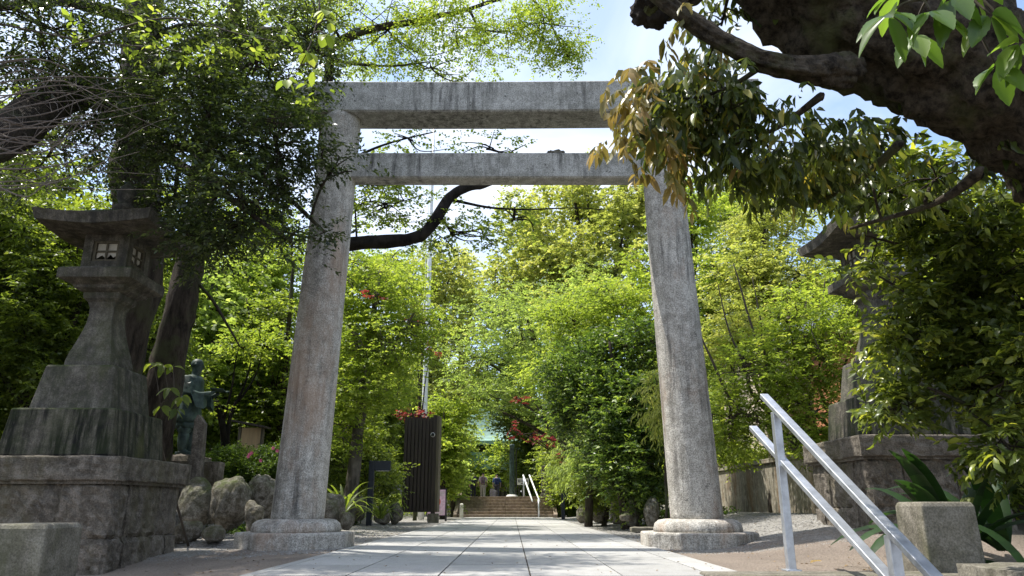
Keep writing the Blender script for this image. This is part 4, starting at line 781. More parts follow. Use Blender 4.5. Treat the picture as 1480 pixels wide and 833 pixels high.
tree('forked_tree', 'small dark stemmed tree forking above the azalea hedge beside the statue', 'tree', (b_[0], 14.5, .4), [gb(b_[0], 14.5, .1), tp(326, 640, 14.5, .085), tp(318, 600, 14.5, .06), tp(312, 580, 14.5, .05)],
     [[tp(328, 640, 14.5, .06), tp(335, 600, 14.5, .035), tp(352, 560, 14.5, .022), tp(362, 525, 14.5, .012)], [tp(322, 605, 14.5, .04), tp(335, 560, 14.4, .02), tp(345, 500, 14.3, .01)], [tp(345, 580, 14.5, .03), tp(370, 540, 14.5, .015), tp(385, 500, 14.5, .008)]],
     [B(350, 500, 14.5, 50, 18, .6, 14), B(385, 490, 14.5, 30, 18, .5, 10)], SP['maple'], M['L_bright'], M['blackbark'], seed=60)
# azalea hedge with pink flowers
x0, x1 = tp(300, 670, 12)[0], tp(408, 670, 12)[0]; hb = []
for i in range(5):
    hb.append((np.array([x0 + (x1 - x0) * (i + .5) / 5, 12.2, 1.02 + .04 * math.sin(i * 2)]), np.array([.22, .5, .33]), 150))
o = tree('azalea_hedge', 'clipped azalea hedge with a few pink flowers behind the left boulders', 'hedge', ((x0 + x1) / 2, 12.2, .5), [((x0 + x1) / 2, 12.3, .4, .04), ((x0 + x1) / 2, 12.3, .7, .03), ((x0 + x1) / 2, 12.3, .9, .02)], [], hb, SP['azalea'], M['L_azalea'], M['twig'], seed=64, gap=-.4, maxtw=20, tw=.005)
for (px, py) in ((361, 657), (359, 660), (377, 666), (395, 648), (401, 652), (364, 655)):
    m = MB(); c = np.array(tp(px, py, 11.68)); 
    for k in range(5):
        a = k * 1.257 + px; u = np.array([math.cos(a), -.4, math.sin(a)]) * .032; s = np.array([-math.sin(a), 0, math.cos(a)]) * .013; n0 = m.n
        m.add([c, c + u * .6 + s, c + u, c + u * .6 - s], [(0, 1, 2, 3)])
    build(m, 'flower', M['pinkpetal'], o)
# strap leaved plants
def strap(x, y, z, n, L, W, label, mat, name='strap_leaf_plant', lean=0.9, cat='plant', seed=0, face=None):
    r_ = np.random.default_rng(seed); V = []; Q = []; T = []; nb_ = 0
    for i in range(n):
        a = r_.uniform(0, 2 * math.pi); l_ = L * r_.uniform(.6, 1.1); el = r_.uniform(.75, 1.35); b0 = np.array([x, y, z]) + np.array([math.cos(a), math.sin(a), 0]) * .05 * r_.random(); d = np.array([math.cos(a) * math.cos(el), math.sin(a) * math.cos(el), math.sin(el)])
        s = np.array([-math.sin(a), math.cos(a), 0]); K = 9; p = b0.copy(); st_ = l_ / K
        for k in range(K + 1):
            t = k / K; wv = W * (math.sin(math.pi * min(1, t * .93 + .06)) ** .7) * .5 + .002; nn = np.cross(s, d)
            V += [p + s * wv + nn * wv * .3, p, p - s * wv + nn * wv * .3]
            d = d + np.array([0, 0, -1]) * lean * st_ / L * (1 + t); d /= np.linalg.norm(d); p = p + d * st_
        for k in range(K):
            q = nb_ + k * 3; Q += [(q, q + 1, q + 4, q + 3), (q + 1, q + 2, q + 5, q + 4)]; T += [min(1, max(0, r_.normal(.45, .2)))] * 2
        nb_ += (K + 1) * 3
    o = mesh_from_quads(name, np.array(V), np.array(Q), np.array(T), mat, None, True, (x, y, z)); tag(o, label, cat); return o
p = tp(496, 735, 12.8); strap(p[0], 12.8, .3, 40, .75, .045, 'arching strap leaved plant right of the left torii pillar', M['L_mid'], seed=1, lean=1.3)
p = tp(548, 740, 15); strap(p[0], 15.2, .2, 36, .7, .03, 'grassy plant at the foot of the tall black path light', M['L_mid'], seed=2, lean=1.3)
strap(3.42, 5.95, .1, 16, 1.0, .15, 'broad leaved dark aspidistra rising behind the right stone block', M['L_blade'], seed=3, lean=1.1)
strap(3.5, 5.2, -.1, 14, .75, .14, 'lower aspidistra clump at the right frame edge beside the stone block', M['L_blade'], seed=14, lean=1.5)
strap(4.0, 6.3, .1, 14, 1.0, .14, 'rear aspidistra clump against the right lantern pedestal', M['L_blade'], seed=7, lean=1.1)
# far trees
def fartree(name, label, px, Y, bl, lm, sp='farmaple', r=.2, seed=0, gap=-.08, bark_=None, cat='tree', top=None, **kw):
    b_ = tp(px, 735, Y); cs = np.array([b[0] for b in bl]); tz = cs[:, 2].max(); cx = cs[:, 0].mean(); base = (b_[0], Y, gh(b_[0], Y))
    mid = ((b_[0] + cx) / 2, Y, tz * .45, r * .7); tp_ = (cx, Y, tz, r * .2); limbs = []
    for b in bl: 
        c = b[0]; h = max(.5, c[2] * .55); t_ = h / tz; sx = b_[0] + (cx - b_[0]) * t_; limbs.append([(sx, Y, h, r * .4), ((sx + c[0]) / 2, (Y + c[1]) / 2, (h + c[2]) / 2 + .1, r * .28), (c[0], c[1], c[2], r * .12)])
    return tree(name, label, cat, base, [gb(b_[0], Y, r), mid, tp_], limbs, bl, sp, lm, bark_ or M['bark'], seed=seed, gap=gap, **kw)
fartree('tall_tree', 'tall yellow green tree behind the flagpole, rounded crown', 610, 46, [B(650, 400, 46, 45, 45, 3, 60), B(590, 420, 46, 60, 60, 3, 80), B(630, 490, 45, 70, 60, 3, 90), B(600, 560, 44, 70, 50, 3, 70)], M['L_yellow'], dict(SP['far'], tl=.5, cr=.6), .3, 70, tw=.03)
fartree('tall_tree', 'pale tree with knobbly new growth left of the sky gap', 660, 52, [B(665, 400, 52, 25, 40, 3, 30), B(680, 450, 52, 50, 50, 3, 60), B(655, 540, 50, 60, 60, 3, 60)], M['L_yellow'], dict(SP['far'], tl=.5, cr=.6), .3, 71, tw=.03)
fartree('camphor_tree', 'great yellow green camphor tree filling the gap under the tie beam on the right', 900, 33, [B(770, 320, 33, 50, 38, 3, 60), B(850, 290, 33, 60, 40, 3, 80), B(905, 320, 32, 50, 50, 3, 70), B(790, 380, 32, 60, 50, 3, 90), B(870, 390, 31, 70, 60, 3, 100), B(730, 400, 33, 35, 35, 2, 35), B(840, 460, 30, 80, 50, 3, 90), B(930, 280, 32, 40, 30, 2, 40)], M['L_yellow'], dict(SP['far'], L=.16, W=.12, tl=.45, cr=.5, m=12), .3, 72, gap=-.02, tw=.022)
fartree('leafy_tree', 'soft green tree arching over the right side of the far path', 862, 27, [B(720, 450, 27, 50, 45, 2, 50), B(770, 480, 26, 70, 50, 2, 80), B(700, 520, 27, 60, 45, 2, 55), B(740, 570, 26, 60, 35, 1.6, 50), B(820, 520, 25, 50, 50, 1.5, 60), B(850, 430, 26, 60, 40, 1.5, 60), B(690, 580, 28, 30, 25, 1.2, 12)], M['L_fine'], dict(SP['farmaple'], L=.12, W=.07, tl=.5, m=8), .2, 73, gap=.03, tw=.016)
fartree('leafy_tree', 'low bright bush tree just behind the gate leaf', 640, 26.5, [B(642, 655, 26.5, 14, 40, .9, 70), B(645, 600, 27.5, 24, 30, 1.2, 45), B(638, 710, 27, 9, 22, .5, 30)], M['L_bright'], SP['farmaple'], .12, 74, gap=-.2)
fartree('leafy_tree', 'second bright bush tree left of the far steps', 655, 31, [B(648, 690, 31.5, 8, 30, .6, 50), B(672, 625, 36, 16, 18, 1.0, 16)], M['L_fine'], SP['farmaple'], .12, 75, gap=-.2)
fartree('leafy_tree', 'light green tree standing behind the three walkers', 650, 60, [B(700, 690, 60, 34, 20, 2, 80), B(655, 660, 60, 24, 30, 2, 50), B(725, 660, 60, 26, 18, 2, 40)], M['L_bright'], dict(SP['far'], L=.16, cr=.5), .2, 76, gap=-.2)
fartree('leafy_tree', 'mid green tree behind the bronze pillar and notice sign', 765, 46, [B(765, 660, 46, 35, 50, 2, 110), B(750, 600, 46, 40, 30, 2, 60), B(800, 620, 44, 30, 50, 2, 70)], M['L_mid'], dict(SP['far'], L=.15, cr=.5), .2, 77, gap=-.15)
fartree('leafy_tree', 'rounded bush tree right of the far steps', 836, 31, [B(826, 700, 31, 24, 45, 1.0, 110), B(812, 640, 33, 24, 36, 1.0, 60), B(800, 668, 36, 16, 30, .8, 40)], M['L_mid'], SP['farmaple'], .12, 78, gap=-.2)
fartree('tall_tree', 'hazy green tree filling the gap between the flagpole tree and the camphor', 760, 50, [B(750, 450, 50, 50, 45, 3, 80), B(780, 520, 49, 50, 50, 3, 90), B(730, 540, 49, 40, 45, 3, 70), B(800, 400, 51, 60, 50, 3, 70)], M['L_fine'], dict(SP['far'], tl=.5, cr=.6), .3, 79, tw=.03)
# red maples
fartree('red_maple', 'dark red maple showing above the gate leaf and around the flagpole', 600, 24, [B(592, 598, 24, 24, 8, .5, 12), B(624, 505, 23.6, 9, 4, .2, 3), B(600, 462, 23.4, 9, 4, .2, 2), B(545, 425, 14.6, 18, 10, .2, 1)], M['L_red'], dict(SP['maple'], L=.08, W=.06, flat=.15, m=4, tl=.22, cr=.16), .07, 80, gap=-.5, maxtw=10)
fartree('red_maple', 'red leaved maple sprays hanging over the right of the far path', 880, 24, [B(765, 630, 24, 22, 4, .4, 4), B(787, 638, 23.6, 14, 5, .3, 5), B(748, 575, 24, 12, 5, .3, 3), B(808, 662, 23, 10, 6, .3, 3), B(738, 620, 24, 10, 6, .3, 2)], M['L_red'], dict(SP['maple'], L=.08, W=.06, flat=.15, m=4, tl=.22, cr=.16), .07, 81, gap=-.5, maxtw=10)
# right bed
fartree('camellia', 'dense dark camellia with pale new shoots left of the right torii pillar', 905, 14.6, [B(905, 590, 14.6, 60, 60, .9, 190), B(850, 540, 15.5, 70, 50, 1, 160), B(920, 670, 14.2, 50, 60, .8, 170), B(830, 590, 16, 50, 40, .9, 90), B(910, 500, 15, 55, 40, .8, 90), B(880, 650, 14.6, 40, 50, .8, 90)], M['L_gloss'], dict(SP['gloss'], L=.085, W=.04, hi=False, tl=.18, cr=.22, m=9), .12, 90, gap=-.3)
fartree('leafy_shrub', 'yellow green leafy shrub crowning the dark camellia', 850, 17, [B(830, 470, 17, 50, 35, .8, 60), B(890, 440, 17, 50, 45, .9, 70), B(800, 540, 17.5, 35, 40, .8, 60), B(925, 470, 16.5, 35, 50, .6, 50)], M['L_bright'], dict(SP['maple'], L=.08, W=.045), .1, 91, gap=-.1, cat='shrub')
fartree('bamboo_shrub', 'feathery bamboo like shrub overhanging the far boulders', 868, 20, [B(848, 670, 20, 26, 40, .8, 90), B(865, 620, 19.5, 30, 40, .8, 60), B(815, 670, 23, 14, 30, .6, 36)], M['L_fine'], dict(SP['shrub'], L=.12, W=.025, droop=.6, cr=.24), .07, 92, gap=-.2, cat='shrub')
fartree('leafy_shrub', 'dark low shrub behind the right boulders', 870, 17.5, [B(870, 700, 17.5, 35, 35, .8, 110), B(925, 715, 15.2, 35, 28, .7, 80)], M['L_mid'], dict(SP['shrub'], L=.09, W=.04), .07, 93, gap=-.3, cat='shrub')
fartree('bamboo_shrub', 'sunlit yellow bamboo tuft against the left edge of the right pillar', 960, 12.2, [B(957, 590, 12.4, 18, 60, .3, 26)], M['L_yellow'], dict(SP['shrub'], L=.12, W=.02, droop=.7, cr=.16), .03, 94, gap=-.3, cat='shrub')
fartree('chestnut_tree', 'bright green tree rising right behind the right torii pillar', 1010, 16.5, [B(1000, 330, 16.5, 45, 50, 1, 55), B(1030, 420, 16, 60, 55, 1, 80), B(1010, 290, 17, 50, 30, .8, 30), B(1000, 500, 16, 45, 50, .9, 60), B(950, 400, 17.5, 45, 50, .8, 50)], M['L_bright'], dict(SP['maple'], L=.1, W=.06), .15, 95, gap=-.05)
fartree('tinted_tree', 'yellow and bronze tinted tree left of the right lantern roof', 1120, 14.5, [B(1110, 330, 15, 55, 40, .9, 70), B(1150, 400, 14, 60, 50, .8, 85), B(1080, 400, 14.5, 50, 50, .8, 70), B(1140, 290, 16, 50, 30, .8, 40), B(1060, 480, 13.5, 45, 50, .7, 60)], M['L_yellow'], dict(SP['maple'], L=.085, W=.045, m=9), .12, 96, gap=-.1)
b_ = tp(1110, 700, 12)
tree('multi_stem_shrub', 'shrub of many bare leaning stems growing over the retaining wall', 'shrub', (6.0, 12, 1.1), [(5.9, 12, 1.0, .05), tp(1120, 590, 12, .03), tp(1090, 480, 12, .02), tp(1060, 380, 12, .01)],
     [[(5.7 + .15 * k, 11.6 + .2 * k, 1.0, .035), tp(1080 + 28 * k, 600 - 5 * k, 11.8 + .1 * k, .025), tp(1020 + 42 * k, 500, 11.8, .018), tp(985 + 52 * k, 400 + 10 * (k % 2), 11.8, .008)] for k in range(6)],
     [B(1090, 540, 11.8, 60, 60, .7, 90), B(1180, 500, 11.6, 50, 60, .6, 90), B(1060, 610, 12, 55, 35, .6, 60), B(1170, 590, 11.6, 45, 45, .5, 50), B(1220, 430, 12, 35, 50, .5, 50), B(1140, 460, 11.8, 50, 40, .6, 50), B(1040, 650, 13, 60, 25, .5, 50), B(1150, 640, 11.4, 40, 15, .4, 20)],
     dict(SP['shrub'], L=.075, W=.032), M['L_bright'], M['twig'], seed=97, gap=-.15)
fartree('dark_conifer', 'dark upright evergreen behind the bright tree on the right', 1060, 24, [B(1050, 290, 24, 30, 45, 1, 50), B(1060, 350, 24, 50, 60, 1.3, 90), B(1110, 270, 25, 60, 40, 1.4, 70), B(1180, 260, 26, 60, 50, 1.4, 70), B(1060, 480, 24, 80, 90, 1.3, 130)], M['L_mid'], dict(SP['fardark']), .2, 98, gap=-.2)
# right near tree with leaning trunk
tb = [(5.5, 4.6, -1.0, .62), (5.1, 4.5, .6, .5), (4.3, 4.3, 2.05, .43), (3.15, 4.05, 2.9, .38), (2.1, 4.0, 3.53, .40), (1.5, 3.95, 4.2, .32), (1.2, 3.9, 5.2, .22)]
NT = tree('leaning_oak', 'massive dark leaning oak trunk across the upper right corner with golden tipped leaves', 'tree', (5.5, 4.6, -.9), tb,
     [[tp(1225, 110, 3.85, .11), tp(1180, 108, 3.75, .075), tp(1105, 88, 3.7, .062), tp(1040, 52, 3.7, .052), tp(985, 12, 3.7, .046), tp(930, -30, 3.7, .04), tp(860, -90, 3.7, .04)],
      [tp(1120, -60, 3.9, .12), tp(1020, -30, 3.9, .12), tp(955, 8, 3.9, .11), tp(935, 30, 3.9, .05)],
      [tp(1105, 92, 3.7, .02), tp(1060, 120, 3.8, .014), tp(1005, 140, 3.85, .008), tp(930, 145, 3.9, .005)], [tp(1190, 140, 3.8, .025), tp(1130, 180, 3.95, .015), tp(1060, 200, 4.0, .008)], [tp(1300, 210, 4.0, .03), tp(1240, 260, 4.3, .02), tp(1180, 290, 4.5, .01)], [tp(1420, 250, 4.0, .04), tp(1340, 300, 4.4, .02), tp(1230, 330, 4.7, .01)]],
     [B(960, 170, 4.0, 45, 62, .35, 34), B(1030, 170, 4.0, 55, 65, .4, 27), B(1100, 210, 4.1, 60, 45, .4, 22), B(1010, 100, 4.0, 28, 40, .3, 8), B(1170, 225, 4.3, 60, 32, .4, 26), B(1250, 225, 4.6, 60, 22, .5, 14), B(1350, 262, 4.6, 70, 22, .5, 12), B(1050, 30, 4.2, 50, 20, .3, 7), B(1140, 260, 4.5, 40, 26, .3, 14)],
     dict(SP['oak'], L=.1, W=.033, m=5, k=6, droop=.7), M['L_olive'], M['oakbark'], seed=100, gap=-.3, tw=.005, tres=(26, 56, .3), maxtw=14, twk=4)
v, q, tn, cl = foliage([B(915, 165, 3.9, 30, 55, .25, 14), B(945, 225, 3.9, 35, 28, .25, 5), B(1000, 40, 3.75, 20, 18, .15, 2), B(1090, 235, 4.05, 110, 18, .3, 2)], dict(SP['oak'], L=.11, W=.036, m=3, k=7, droop=.8), 5, -.5)
mesh_from_quads('young_leaves', v, q, tn, M['L_gold'], NT)
# knob on the broken branch stub
c = np.array(tp(945, 18, 3.9)); bm = bmesh.new(); bmesh.ops.create_icosphere(bm, subdivisions=4, radius=1); vs = []
for v_ in bm.verts:
    d = v_.co; k = 1 + .5 * noise.noise(d * 1.6) + .25 * noise.noise(d * 5); vs.append((c[0] + d.x * .12 * k, c[1] + d.y * .1 * k, c[2] + d.z * .085 * k))
fsx = [tuple(x.index for x in f.verts) for f in bm.faces]; bm.free(); m = MB(); m.add(vs, fsx); build(m, 'broken_stub', M['blackbark'], NT, smooth=True)
# right near shrub mass
b_ = (4.6, 6.3, 0)
tree('overhanging_shrub', 'large leafy shrub covering the right lantern and the right frame edge', 'shrub', (5.0, 6.6, -.1), [(5.0, 6.6, -.3, .09), (4.7, 6.4, 1.3, .07), (4.3, 6.2, 2.4, .05), (3.8, 6.0, 3.2, .02)],
     [[(4.8, 6.5, 1.0, .04), tp(1430, 600, 5.8, .02), tp(1330, 560, 5.6, .008)], [(4.7, 6.4, 1.6, .04), tp(1400, 470, 6, .02), tp(1270, 400, 6, .008)], [(4.5, 6.3, 2.2, .04), tp(1380, 380, 6, .02), tp(1250, 340, 6, .008)], [tp(1480, 340, 5.5, .02), tp(1400, 320, 5.5, .014), tp(1310, 285, 5.6, .01), tp(1190, 255, 5.7, .006)]],
     [B(1300, 500, 6.0, 50, 50, .5, 44), B(1370, 450, 6.0, 75, 70, .6, 80), B(1450, 400, 5.6, 60, 90, .6, 60), B(1350, 350, 6.2, 80, 40, .5, 44), B(1410, 540, 5.8, 70, 45, .5, 50), B(1460, 540, 5.4, 50, 60, .5, 40), B(1460, 650, 5.4, 45, 40, .5, 22), B(1310, 585, 5.9, 45, 22, .35, 16), B(1440, 280, 5.4, 60, 50, .5, 30), B(1250, 262, 5.6, 80, 38, .5, 44), B(1350, 268, 5.6, 80, 40, .5, 44), B(1170, 250, 5.8, 50, 30, .4, 18), B(1400, 330, 5.5, 60, 40, .5, 30), B(1245, 385, 6.3, 26, 22, .3, 7), B(1540, 480, 5.6, 80, 160, .6, 90)],
     dict(SP['near'], L=.085, W=.036), M['L_gloss2'], M['bark'], seed=110, gap=-.12, tw=.005, maxtw=30)
tree('background_evergreen', 'dark evergreen filling the space behind the right lantern', 'tree', (6.9, 9.5, .2), [(6.9, 9.5, 0, .2), (6.7, 9.6, 2, .15), (6.4, 9.8, 4.5, .06)], [],
     [B(1400, 480, 9.6, 110, 90, 1, 130), B(1420, 640, 9.0, 90, 80, .9, 120), B(1440, 330, 9.6, 90, 60, 1, 70), B(1500, 560, 8.5, 70, 120, 1, 90)], dict(SP['dark'], L=.09, W=.045, cr=.26, tl=.28), M['L_mid'], M['bark'], seed=111, gap=-.1)
# big near leaves upper right
def bigleaves(name, label, cat, base, stem, sprays, L, W, lm, seed):
    o = thing(name, base, label, cat); m = MB(); P = curve_pts([s[:3] for s in stem], 6); m.tube(P, lerps([s[3] for s in stem], len(P)), 7); r_ = np.random.default_rng(seed); V = []; Q = []; T = []; nb_ = 0
    for (c, n, d0) in sprays:
        c = np.array(c); i = min(range(len(P)), key=lambda k: (P[k] - Vector(c)).length); m.tube(curve_pts([P[i], P[i].lerp(Vector(c), .5) + Vector((0, 0, .02)), Vector(c)], 3), [.006] * 3 + [.005] * 3 + [.004], 5)
        for k in range(n):
            a = k * 2.4 + r_.uniform(-.3, .3); d = np.array([math.cos(a), math.sin(a) * .8, -.25 + r_.uniform(-.5, .35)]) + np.array(d0); d /= np.linalg.norm(d); up_ = np.array([0, -.35, 1.]) + r_.normal(0, .35, 3); s = np.cross(d, up_); s /= np.linalg.norm(s); nn = np.cross(s, d); l_ = L * r_.uniform(.7, 1.1); K = 12; p = c + d * .015; droop = r_.uniform(.4, 1.3)
            for j in range(K + 1):
                t = j / K; w_ = W * .5 * (math.sin(math.pi * t ** .8) ** .85) * (1 + (.09 if j % 2 else -.03) * (t > .4)) + .001
                V += [p + s * w_ + nn * w_ * .28, p + s * w_ * .5 + nn * w_ * .08, p, p - s * w_ * .5 + nn * w_ * .08, p - s * w_ + nn * w_ * .28]; d = d - np.array([0, 0, 1]) * droop / K * .9; d /= np.linalg.norm(d); nn = np.cross(s, d); p = p + d * l_ / K
            tt = min(1, max(0, r_.normal(.5, .22)))
            for j in range(K):
                for e in range(4): q = nb_ + j * 5 + e; Q.append((q, q + 1, q + 6, q + 5)); T.append(tt)
            nb_ += (K + 1) * 5
    build(m, 'stem', M['twig'], o, smooth=True); mesh_from_quads('leaves', np.array(V), np.array(Q), np.array(T), lm, o, True)
bigleaves('broad_leaf_branch', 'large glossy toothed leaves on a near branch at the top right corner', 'branch', (2.9, 2.9, -.9), [(2.9, 2.9, -.95, .03), (2.75, 2.9, 1.2, .025), tp(1560, 10, 2.8, .014), tp(1440, -25, 2.7, .009), tp(1330, 0, 2.7, .006)],
    [(tp(1378, -5, 2.6), 3, (0, -.2, -1.2)), (tp(1285, 20, 2.65), 7, (-.5, -.1, -.3)), (tp(1345, 15, 2.65), 6, (-.3, -.2, -.5)), (tp(1430, 20, 2.6), 6, (.1, -.1, -.6)), (tp(1475, 60, 2.6), 7, (0, -.1, -.4)), (tp(1440, 95, 2.7), 5, (-.2, 0, -.5)), (tp(1400, -30, 2.6), 6, (0, 0, -.2)), (tp(1320, 50, 2.9), 5, (-.2, 0, -.8)), (tp(1300, -10, 2.7), 5, (-.6, 0, 0))], .2, .078, M['L_aucuba'], 5)
bigleaves('hanging_sprig', 'light green heart leaved sprig hanging in front of the left canopy near the top beam', 'branch', (-2.2, 4.2, 3.6), [tp(440, -160, 4.3, .012), tp(462, -20, 4.2, .006), tp(450, 60, 4.1, .004), tp(420, 118, 4.1, .002)],
    [(tp(470, 15, 4.1), 5, (0, 0, -.3)), (tp(470, 50, 4.1), 4, (0, 0, -.4)), (tp(445, 75, 4.1), 5, (0, 0, -.5)), (tp(415, 115, 4.1), 4, (0, 0, -.4)), (tp(455, 100, 4.1), 4, (.3, 0, -.5)), (tp(480, 30, 4.1), 3, (.3, 0, -.5))], .095, .062, M['L_bright'], 6)
bigleaves('low_sprig', 'green sprig reaching across the lantern blocks beside the statue', 'branch', (-3.6, 8.9, .1), [(-3.75, 9.0, .0, .015), tp(232, 640, 8.6, .01), tp(228, 590, 8.3, .006), tp(262, 570, 8.2, .003)],
    [(tp(262, 573, 8.2), 6, (0, 0, -.3)), (tp(245, 560, 8.2), 5, (0, 0, 0)), (tp(232, 588, 8.2), 4, (0, 0, 0)), (tp(255, 590, 8.2), 4, (0, 0, -.4)), (tp(236, 528, 8.3), 5, (0, 0, 0)), (tp(222, 525, 8.4), 5, (0, 0, 0)), (tp(250, 530, 8.3), 4, (0, 0, 0))], .16, .065, M['L_mid'], 8)
v, q, tn, _ = foliage([B(180, 60, 5.9, 80, 50, .3, 6), B(330, 60, 6.0, 90, 50, .3, 7), B(250, 90, 6.2, 70, 30, .3, 4), B(475, 140, 6.3, 20, 30, .2, 2)], dict(SP['near'], L=.09, W=.04, m=3, k=5), 9, -.5)
sp_o = thing('light_sprig_branch', (-4.5, 6.3, 3), 'pale new shoots catching light on a slender branch before the dark evergreen', 'branch'); m = MB(); 
for a_, b_, c_ in ((tp(-60, 20, 6), tp(120, 60, 5.9), tp(260, 75, 6)), (tp(120, 60, 5.9), tp(250, 30, 6), tp(400, 60, 6.1))): P = curve_pts([a_, b_, c_], 8, .05, 2); m.tube(P, lerps([.012, .004], len(P)), 5)
build(m, 'stem', M['twig'], sp_o); mesh_from_quads('leaves', v, q, tn, M['L_bright'], sp_o)
# bare dead twigs at the left
o = thing('dead_branch', (-4.9, 5.6, 2), 'tangle of bare pale twigs crossing the dark trunk at the left edge', 'branch'); m = MB()
for i in range(34):
    y0 = random.uniform(100, 290); p0 = tp(-40, y0, 5.6); x2 = random.uniform(80, 260); P = curve_pts([p0, tp(x2 * .4, y0 + random.uniform(-40, 30), 5.7), tp(x2, y0 + random.uniform(-70, 40), 5.8 + random.random() * .4)], 6, .12, i); m.tube(P, lerps([random.uniform(.004, .012), .0015], len(P)), 4)
    for _ in range(3): k = random.randrange(3, len(P) - 2); e = P[k] + Vector((random.uniform(-.1, .3), random.uniform(-.1, .1), random.uniform(-.25, .25))); m.tube([P[k], P[k].lerp(e, .5) + Vector((0, 0, .03)), e], [.003, .002, .001], 3)
build(m, 'twigs', M['paletwig'], o)
# closing rows of background trees (mesh shared between copies)
proto = None; labs = ['tallest', 'dark', 'broad', 'narrow', 'pale', 'round']
spots = [(-11, 13), (-8, 19), (-13, 22), (-9.5, 27), (-8, 35), (-12, 42), (-7, 44), (-16, 33), (10, 27), (9, 35), (14, 30), (8, 44), (13, 42), (12, 9), (-12, 7), (-14, 55), (-5, 75), (4, 74), (13, 58), (-13, 70), (15, 75), (-24, 50), (26, 48), (17, 20), (-19, 16)]
sides = []
def blob_at(x, y, z, rx, rz, n): return (np.array([x, y, z], float), np.array([rx, rx, rz], float), n)
for vi, (lm, sp) in enumerate([(M['L_mid'], dict(SP['far'], L=.2, W=.13, m=11)), (M['L_fine'], dict(SP['far'], L=.19, W=.12, m=11))]):
    x, y = spots[0 + 8 * vi]; random.seed(vi)
    o = tree('forest_tree', 'x', 'tree', (x, y, gh(x, y)), [(x, y, 0, .24), (x + .2, y, 3, .18), (x, y, 6, .1), (x, y, 8, .04)], [[(x, y, 2.5, .08), (x + 1.2, y + .3, 4, .04)], [(x, y, 3, .08), (x - 1.2, y - .3, 4.5, .04)]],
         [blob_at(x, y, 6.3, 2.0, 1.7, 110), blob_at(x + 1.3, y, 4.2, 1.6, 1.4, 80), blob_at(x - 1.3, y - .2, 4.5, 1.6, 1.5, 80), blob_at(x, y - 1.2, 3.6, 1.6, 1.3, 80), blob_at(x, y + .3, 2.4, 2.0, 1.2, 80)], sp, lm, M['bark'], seed=200 + vi, gap=-.2, tw=.03, maxtw=25, group='background forest trees')
    sides.append(o)
desc = []
for i, (x, y) in enumerate(spots):
    if i in (0, 8): o = sides[0 if i == 0 else 1]
    else:
        src = sides[i % 2]; o = src.copy(); col.objects.link(o)
        for ch in list(src.children): c = ch.copy(); col.objects.link(c); c.parent = o
        s = .8 + .5 * ((i * 37 % 11) / 11) + (.5 if y > 50 else 0); o.scale = (s, s, s); o.rotation_euler = (0, 0, i * 1.7)
    o.location = (x, y, gh(x, y)); 
    sd_ = 'left' if x < 0 else 'right'; dist = 'close by' if y < 15 else 'midway back' if y < 30 else 'far back' if y < 50 else 'at the very back'
    kd = 'dark green' if (o.children[0].data == sides[0].children[0].data or i % 2 == 0) else 'soft green'
    desc.append((o, sd_, dist, kd, abs(x)))
from collections import defaultdict
gg = defaultdict(list)
for d in desc: gg[d[1:4]].append(d)
for k, L_ in gg.items():
    L_.sort(key=lambda d: d[4]); 
    for j, d in enumerate(L_):
        sfx = '' if len(L_) == 1 else (', nearest the path' if j == 0 else (', farthest from the path' if j == len(L_) - 1 else ', between its two neighbours'))
        d[0]['label'] = f'{k[2]} forest tree {k[1]} on the {k[0]} side' + sfx
v, q, tn, cl = foliage([(np.array([x, 88 + 3 * math.sin(x), z]), np.array([4.5, 3, 2.4]), 60) for x in range(-48, 52, 6) for z in (2, 5.5, 8.5)], dict(SP['far'], L=.4, W=.3, tl=.9, cr=1.2), 3, -.3)
tag(mesh_from_quads('far_wood', v, q, tn, M['L_mid'], None), 'far wood closing the view behind the shrine', 'wood', kind='stuff')
# ground cover along both beds (countless)
def cover(name, rects, n, L, W, lm, seed, hh=.16):
    r_ = np.random.default_rng(seed); P = []
    for (xa, xb, ya, yb, k) in rects:
        for _ in range(int(n * k)): x = r_.uniform(xa, xb); y = r_.uniform(ya, yb); P.append((x, y, gh(x, y) + r_.random() ** 1.5 * hh))
    P = np.array(P); nn = len(P); ax = r_.normal(0, 1, (nn, 3)); ax[:, 2] = np.abs(ax[:, 2]) * .8 + .2; v, q, tn = leaf_arrays(P, ax, L * r_.uniform(.6, 1.3, nn), W * r_.uniform(.7, 1.2, nn), np.clip(r_.normal(.45, .2, nn), 0, 1)); o = mesh_from_quads(name, v, q, tn, lm, None); tag(o, kind='stuff'); return o
tag(cover('ground_cover', [(-9, -4.7, 10.8, 20, .3), (-9, -3.9, 20, 32, .3), (5.2, 9, 9.6, 20, .3), (3.4, 8, 19, 32, .3), (-9, -2.6, 32.4, 45, .15), (2.2, 9, 32.4, 45, .15)], 60000, .1, .05, M['L_mid'], 4, .35), 'low leafy ground cover in the planting beds', 'ground cover')
tag(cover('bed_weeds', [(-4.4, -3.7, 11, 19, .5), (3.0, 3.9, 13, 24, .5)], 7000, .06, .03, M['L_azalea'], 5, .12), 'weeds between the edging boulders', 'weeds')
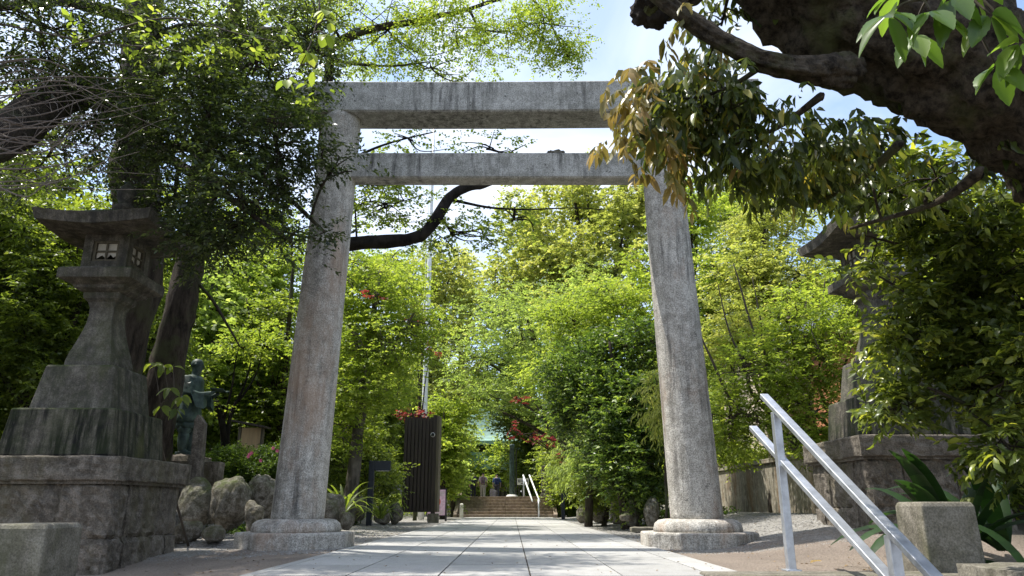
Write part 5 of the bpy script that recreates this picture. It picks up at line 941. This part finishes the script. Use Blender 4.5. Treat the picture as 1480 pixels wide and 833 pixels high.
# pebbles
r_ = np.random.default_rng(2); m = MB(); base = np.array([(1, 0, 0), (-.5, .87, 0), (-.5, -.87, 0), (0, 0, .7), (.1, .1, -.5)]); fc = [(0, 1, 3), (1, 2, 3), (2, 0, 3), (1, 0, 4), (2, 1, 4), (0, 2, 4)]
for i in range(9000):
    sd_ = r_.random() < .5; y = 7.6 + 13 * r_.random() ** 1.6; x = r_.uniform(-4.1, -1.85) if sd_ else r_.uniform(1.65, 4.6); s = r_.uniform(.006, .016) * (1 if y > 9 else .7); a = r_.uniform(0, 6.3); c_, s2 = math.cos(a), math.sin(a)
    b = base * s * np.array([1.2, .9, .8]) + r_.normal(0, .15 * s, base.shape); b = np.stack([b[:, 0] * c_ - b[:, 1] * s2, b[:, 0] * s2 + b[:, 1] * c_, b[:, 2]], 1); m.add(b + np.array([x, y, gh(x, y) + s * .2]), fc)
tag(build(m, 'gravel', plain('gravel_stone', (.3, .29, .27), .9, 0, .45, 40)), 'loose grey gravel along both sides of the path', 'gravel', kind='stuff')
# fallen leaves litter
r_ = np.random.default_rng(5); n = 500; P = np.stack([np.where(r_.random(n) < .5, r_.uniform(-4.2, -1.7, n), r_.uniform(1.3, 4.4, n)), 5.5 + 12 * r_.random(n) ** 1.5, np.zeros(n)], 1); P[:, 2] = [gh(a, b) + .012 for a, b, _ in P]
ax = r_.normal(0, 1, (n, 3)); ax[:, 2] *= .12; v, q, tn = leaf_arrays(P, ax, r_.uniform(.02, .05, n), r_.uniform(.012, .022, n), r_.random(n), tilt=.15); P2 = np.stack([r_.uniform(-1.7, 1.5, 90), 5.2 + 9 * r_.random(90) ** 1.3, np.full(90, .021)], 1); v2, q2, t2 = leaf_arrays(P2, r_.normal(0, 1, (90, 3)) * np.array([1, 1, .1]), r_.uniform(.015, .04, 90), r_.uniform(.008, .018, 90), r_.random(90), tilt=.1); q = np.concatenate([q, q2 + len(v)]); v = np.concatenate([v, v2]); tn = np.concatenate([tn, t2])
o = mesh_from_quads('leaf_litter', v, q, tn, leafmat('litter_leaf', [(0, (.09, .05, .02)), (1, (.3, .2, .09))], (1, 1, 1), .1), None); tag(o, 'small fallen brown leaves scattered over dirt and gravel', 'leaf litter', kind='stuff')
p = (tp(1170, 808, 6)[0], 6.0, gh(2.4, 6) + .02); v, q, tn = leaf_arrays(np.array([p]), np.array([[1, .3, .3]]), np.array([.11]), np.array([.06]), np.array([.9]), hi=True, tilt=.1)
o = mesh_from_quads('fallen_leaf', v, q, tn, M['L_gold'], None, loc=p); tag(o, 'single pinkish fallen leaf on the dirt between the handrail posts', 'leaf')
print('leaf quads', ntri[0])
